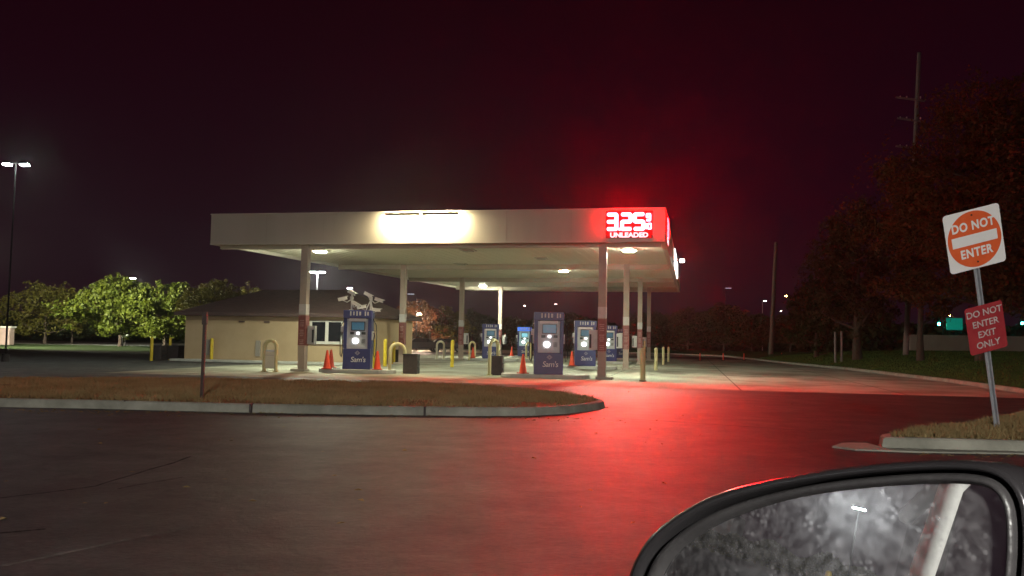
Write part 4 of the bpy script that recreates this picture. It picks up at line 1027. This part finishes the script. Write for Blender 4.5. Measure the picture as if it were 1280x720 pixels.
woods_m = []
rg = np.random.default_rng(77); V = []; F = []
for i in range(5000):
    y = rg.uniform(-6, 16); hh = 2.0+1.2*noise.noise(Vector((y*.4, 1, 0))); z = hh*(rg.random()**.6); x = -85+rg.uniform(-1.5, 1.5); s_ = rg.uniform(.12, .3)
    a = rg.normal(size=3); a /= np.linalg.norm(a); b = np.cross(a, rg.normal(size=3)); b /= np.linalg.norm(b); c = np.array([x, y, z]); k_ = len(V)
    V += [tuple(c-a*s_), tuple(c+b*s_*.7), tuple(c+a*s_), tuple(c-b*s_*.7)]; F.append((k_, k_+1, k_+2, k_+3))
tag(MB().add(V, F).build('hedge', M['leaf_olive']), 'long low hedge seen in the car mirror', 'hedge')
# fallen leaves on the drive, thicker along the kerbs
V = []; F = []; r = random.Random(99)
while len(F) < 900:
    if r.random() < .55:
        t_ = r.random(); x = -14+16*t_; y = 15.0 - abs(r.gauss(0, .35)) - .02 - (.35 if t_ < .6 else 0)*(1-t_)+.1; z = .006
    elif r.random() < .5: x = r.uniform(5, 12); y = 11.0-abs(r.gauss(0, .3)); z = .026 if y > 11.02 else .006
    else: x = r.uniform(-14, 14); y = r.uniform(5, 24); z = .006
    if BV1.ray_cast(Vector((x, y, 3)), Vector((0, 0, -1)))[0] or BV2.ray_cast(Vector((x, y, 3)), Vector((0, 0, -1)))[0]: continue
    a = r.uniform(0, 2*pi); L_ = r.uniform(.018, .045); up_ = r.uniform(0, .02); i = len(V)
    ca, sa = cos(a)*L_, sin(a)*L_
    V += [(x-ca, y-sa, z), (x+sa*.5, y-ca*.5, z+up_), (x+ca, y+sa, z+.002), (x-sa*.5, y+ca*.5, z+up_*.6)]; F.append((i, i+1, i+2, i+3))
tag(MB().add(V, F).build('fallen_leaves', M['dry_blade']), kind='stuff')

# ------------------------------------------------------------------ own car: door flank and side mirror
CAR = empty('car', (0, .35, 0), 0, 'dark car whose side mirror fills the lower right corner', 'car')
cl = CAR.location
def cl_(v): return Vector(v)-cl
MB().box(cl_((-1.6, .30, .66)), (4.6, .12, .66)).box(cl_((-1.6, .285, 1.005)), (4.6, .07, .03)).build('door_panel', M['car_paint'], CAR, bevel=.03)
rw = MB(); rw.add([cl_(q) for q in ((-2.9, .362, 1.03), (-1.26, .362, 1.03), (-1.26, .345, 1.28), (-1.35, .325, 1.44), (-2.8, .325, 1.44), (-2.9, .355, 1.03), (-1.26, .355, 1.03), (-1.26, .338, 1.28), (-1.35, .318, 1.44), (-2.8, .318, 1.44))], [(0, 1, 2, 3, 4), (9, 8, 7, 6, 5)]).build('rear_window', M['glass_dark'], CAR)
MB().tube([cl_((-1.18, .395, 1.00)), cl_((-1.2, .385, 1.25)), cl_((-1.22, .352, 1.44)), cl_((-1.3, .30, 1.52))], .024, 10).build('door_pillar', M['pale_wall'], CAR)
MB().tube([cl_((-1.18, .33, 1.50)), cl_((-2.0, .31, 1.52)), cl_((-2.9, .33, 1.48))], .03, 8).build('roof_rail', M['car_trim'], CAR)
d_in = ray(1000, 703).normalized(); r_out = Vector((-1, .035, 0)).normalized()
NM = (r_out-d_in).normalized()
PM = C0 + ray(1050, 690).normalized()*.60
def on_mirror(px, py, off=0):
    d = ray(px, py); t_ = (PM+NM*off-C0).dot(NM)/d.dot(NM); return C0+d*t_
glass_px = [(824, 735), (836, 705), (858, 681), (895, 656), (945, 636), (1005, 620), (1075, 610), (1145, 604.5), (1205, 604), (1240, 611), (1257, 631), (1262, 668), (1259, 725), (1247, 790), (1215, 832), (1140, 852), (1000, 856), (890, 842), (838, 803), (822, 768)]
def cr_(pts, k_=5):
    o_ = []; n = len(pts)
    for i in range(n):
        p0, p1, p2, p3 = [Vector(pts[(i+j_) % n]) for j_ in (-1, 0, 1, 2)]
        for s_ in range(k_):
            t_ = s_/k_; o_.append(.5*((2*p1)+(-p0+p2)*t_+(2*p0-5*p1+4*p2-p3)*t_*t_+(-p0+3*p1-3*p2+p3)*t_**3))
    return o_
gp = cr_(glass_px); gc = Vector((1045, 728))
def grow(pts, d):
    n = len(pts); o_ = []
    for i in range(n):
        e_ = (pts[(i+1) % n]-pts[i-1]).normalized(); nn = Vector((e_.y, -e_.x))
        if nn.dot(pts[i]-gc) < 0: nn = -nn
        w_ = 1.0+.55*max(0, min(1, (1000-pts[i].x)/180))   # wider bezel at the outer end
        o_.append(pts[i]+nn*d*w_)
    return o_
def loft(mb, spec, cap0=False, cap1=False):
    n = len(gp); vs = []
    for d, off in spec:
        vs += [on_mirror(q.x, q.y, 0)+NM*off-cl for q in grow(gp, d)]
    mb.add(vs, [(i*n+k_, i*n+(k_+1) % n, (i+1)*n+(k_+1) % n, (i+1)*n+k_) for i in range(len(spec)-1) for k_ in range(n)], True)
    if cap0: mb.add(vs[:n], [tuple(range(n))])
    if cap1: mb.add(vs[-n:], [tuple(range(n))])
hs = loft(MB(), [(12.2, -.006), (14, .004), (17, .0065), (20, .005), (22.5, -.004), (24.5, -.02), (23, -.05), (14, -.085), (-20, -.12), (-70, -.135)], cap1=True) if False else None
mb = MB(); loft(mb, [(15, -.010), (17, .001), (21, .003), (26, .000), (30, -.008), (32, -.020), (30, -.045), (16, -.075), (-22, -.105), (-75, -.118)], cap1=True)
house = mb.build('mirror_housing', M['car_paint'], CAR)
mb = MB(); loft(mb, [(-1, .0005), (1, .004), (3, .006), (7, .006), (10, .003), (13, -.004), (14.9, -.010)])
mb.build('bezel', M['car_trim'], house)
mb = MB(); vs = [on_mirror(q.x, q.y, 0)-cl for q in gp]; mb.add(vs, [tuple(range(len(vs)))])
mg = bpy.data.materials.new('mirror_glass'); mg.use_nodes = True; t = mg.node_tree; b = t.nodes['Principled BSDF']; L = t.links.new
b.inputs['Metallic'].default_value = 1; b.inputs['Base Color'].default_value = (.75, .78, .80, 1); b.inputs['Roughness'].default_value = .0
df = t.nodes.new('ShaderNodeBsdfGlossy'); df.inputs['Roughness'].default_value = .16; df.inputs['Color'].default_value = (.75, .72, .76, 1)
dd = t.nodes.new('ShaderNodeBsdfDiffuse'); dd.inputs['Color'].default_value = (.75, .72, .75, 1)
m0 = t.nodes.new('ShaderNodeMixShader'); m0.inputs[0].default_value = .5; L(df.outputs[0], m0.inputs[1]); L(dd.outputs[0], m0.inputs[2])
mx = t.nodes.new('ShaderNodeMixShader')
c = t.nodes.new('ShaderNodeTexCoord'); n1 = t.nodes.new('ShaderNodeTexVoronoi'); n1.inputs['Scale'].default_value = 170; n1.feature = 'SMOOTH_F1'
n2 = t.nodes.new('ShaderNodeTexNoise'); n2.inputs['Scale'].default_value = 150; n2.inputs['Detail'].default_value = 5
L(c.outputs['Object'], n1.inputs['Vector']); L(c.outputs['Object'], n2.inputs['Vector'])
r1 = t.nodes.new('ShaderNodeValToRGB'); r1.color_ramp.elements[0].position = .35; r1.color_ramp.elements[1].position = .75
r1.color_ramp.elements[0].color = (.10, .10, .10, 1); r1.color_ramp.elements[1].color = (.36, .36, .36, 1)
L(n2.outputs['Fac'], r1.inputs[0])
n1.feature = 'F1'; n1.inputs['Scale'].default_value = 230
rd = t.nodes.new('ShaderNodeValToRGB'); rd.color_ramp.elements[0].position = .22; rd.color_ramp.elements[0].color = (.34, .34, .34, 1); rd.color_ramp.elements[1].position = .42; rd.color_ramp.elements[1].color = (0, 0, 0, 1)
L(n1.outputs['Distance'], rd.inputs[0])
md = t.nodes.new('ShaderNodeMath'); md.operation = 'MULTIPLY_ADD'; L(rd.outputs[0], md.inputs[0])
n3 = t.nodes.new('ShaderNodeTexNoise'); n3.inputs['Scale'].default_value = 45; n3.inputs['Detail'].default_value = 4; L(c.outputs['Object'], n3.inputs['Vector'])
r3 = t.nodes.new('ShaderNodeValToRGB'); r3.color_ramp.elements[0].position = .42; r3.color_ramp.elements[1].position = .66; L(n3.outputs['Fac'], r3.inputs[0]); L(r3.outputs[0], md.inputs[1]); L(r1.outputs[0], md.inputs[2])
# wetter and dirtier towards the car
sx = t.nodes.new('ShaderNodeSeparateXYZ'); L(c.outputs['Object'], sx.inputs[0])
mr = t.nodes.new('ShaderNodeMapRange'); mr.inputs['From Min'].default_value = .10; mr.inputs['From Max'].default_value = .22; mr.inputs['To Min'].default_value = .35; mr.inputs['To Max'].default_value = 1
L(sx.outputs['X'], mr.inputs[0])
mm = t.nodes.new('ShaderNodeMath'); mm.operation = 'MULTIPLY'; L(md.outputs[0], mm.inputs[0]); L(mr.outputs[0], mm.inputs[1])
L(mm.outputs[0], mx.inputs[0]); L(b.outputs[0], mx.inputs[1]); L(m0.outputs[0], mx.inputs[2]); L(mx.outputs[0], t.nodes['Material Output'].inputs[0])
mb.build('mirror_glass', mg, house)
# arm that joins the mirror to the door
cm = on_mirror(1060, 800)+NM*-.07
MB().tube([cm-cl, cm-cl+Vector((.06, -.06, -.06)), cl_((.42, .34, 1.02)), cl_((.46, .30, .96))], [.035, .032, .035, .045], 12).build('mirror_arm', M['car_trim'], CAR)
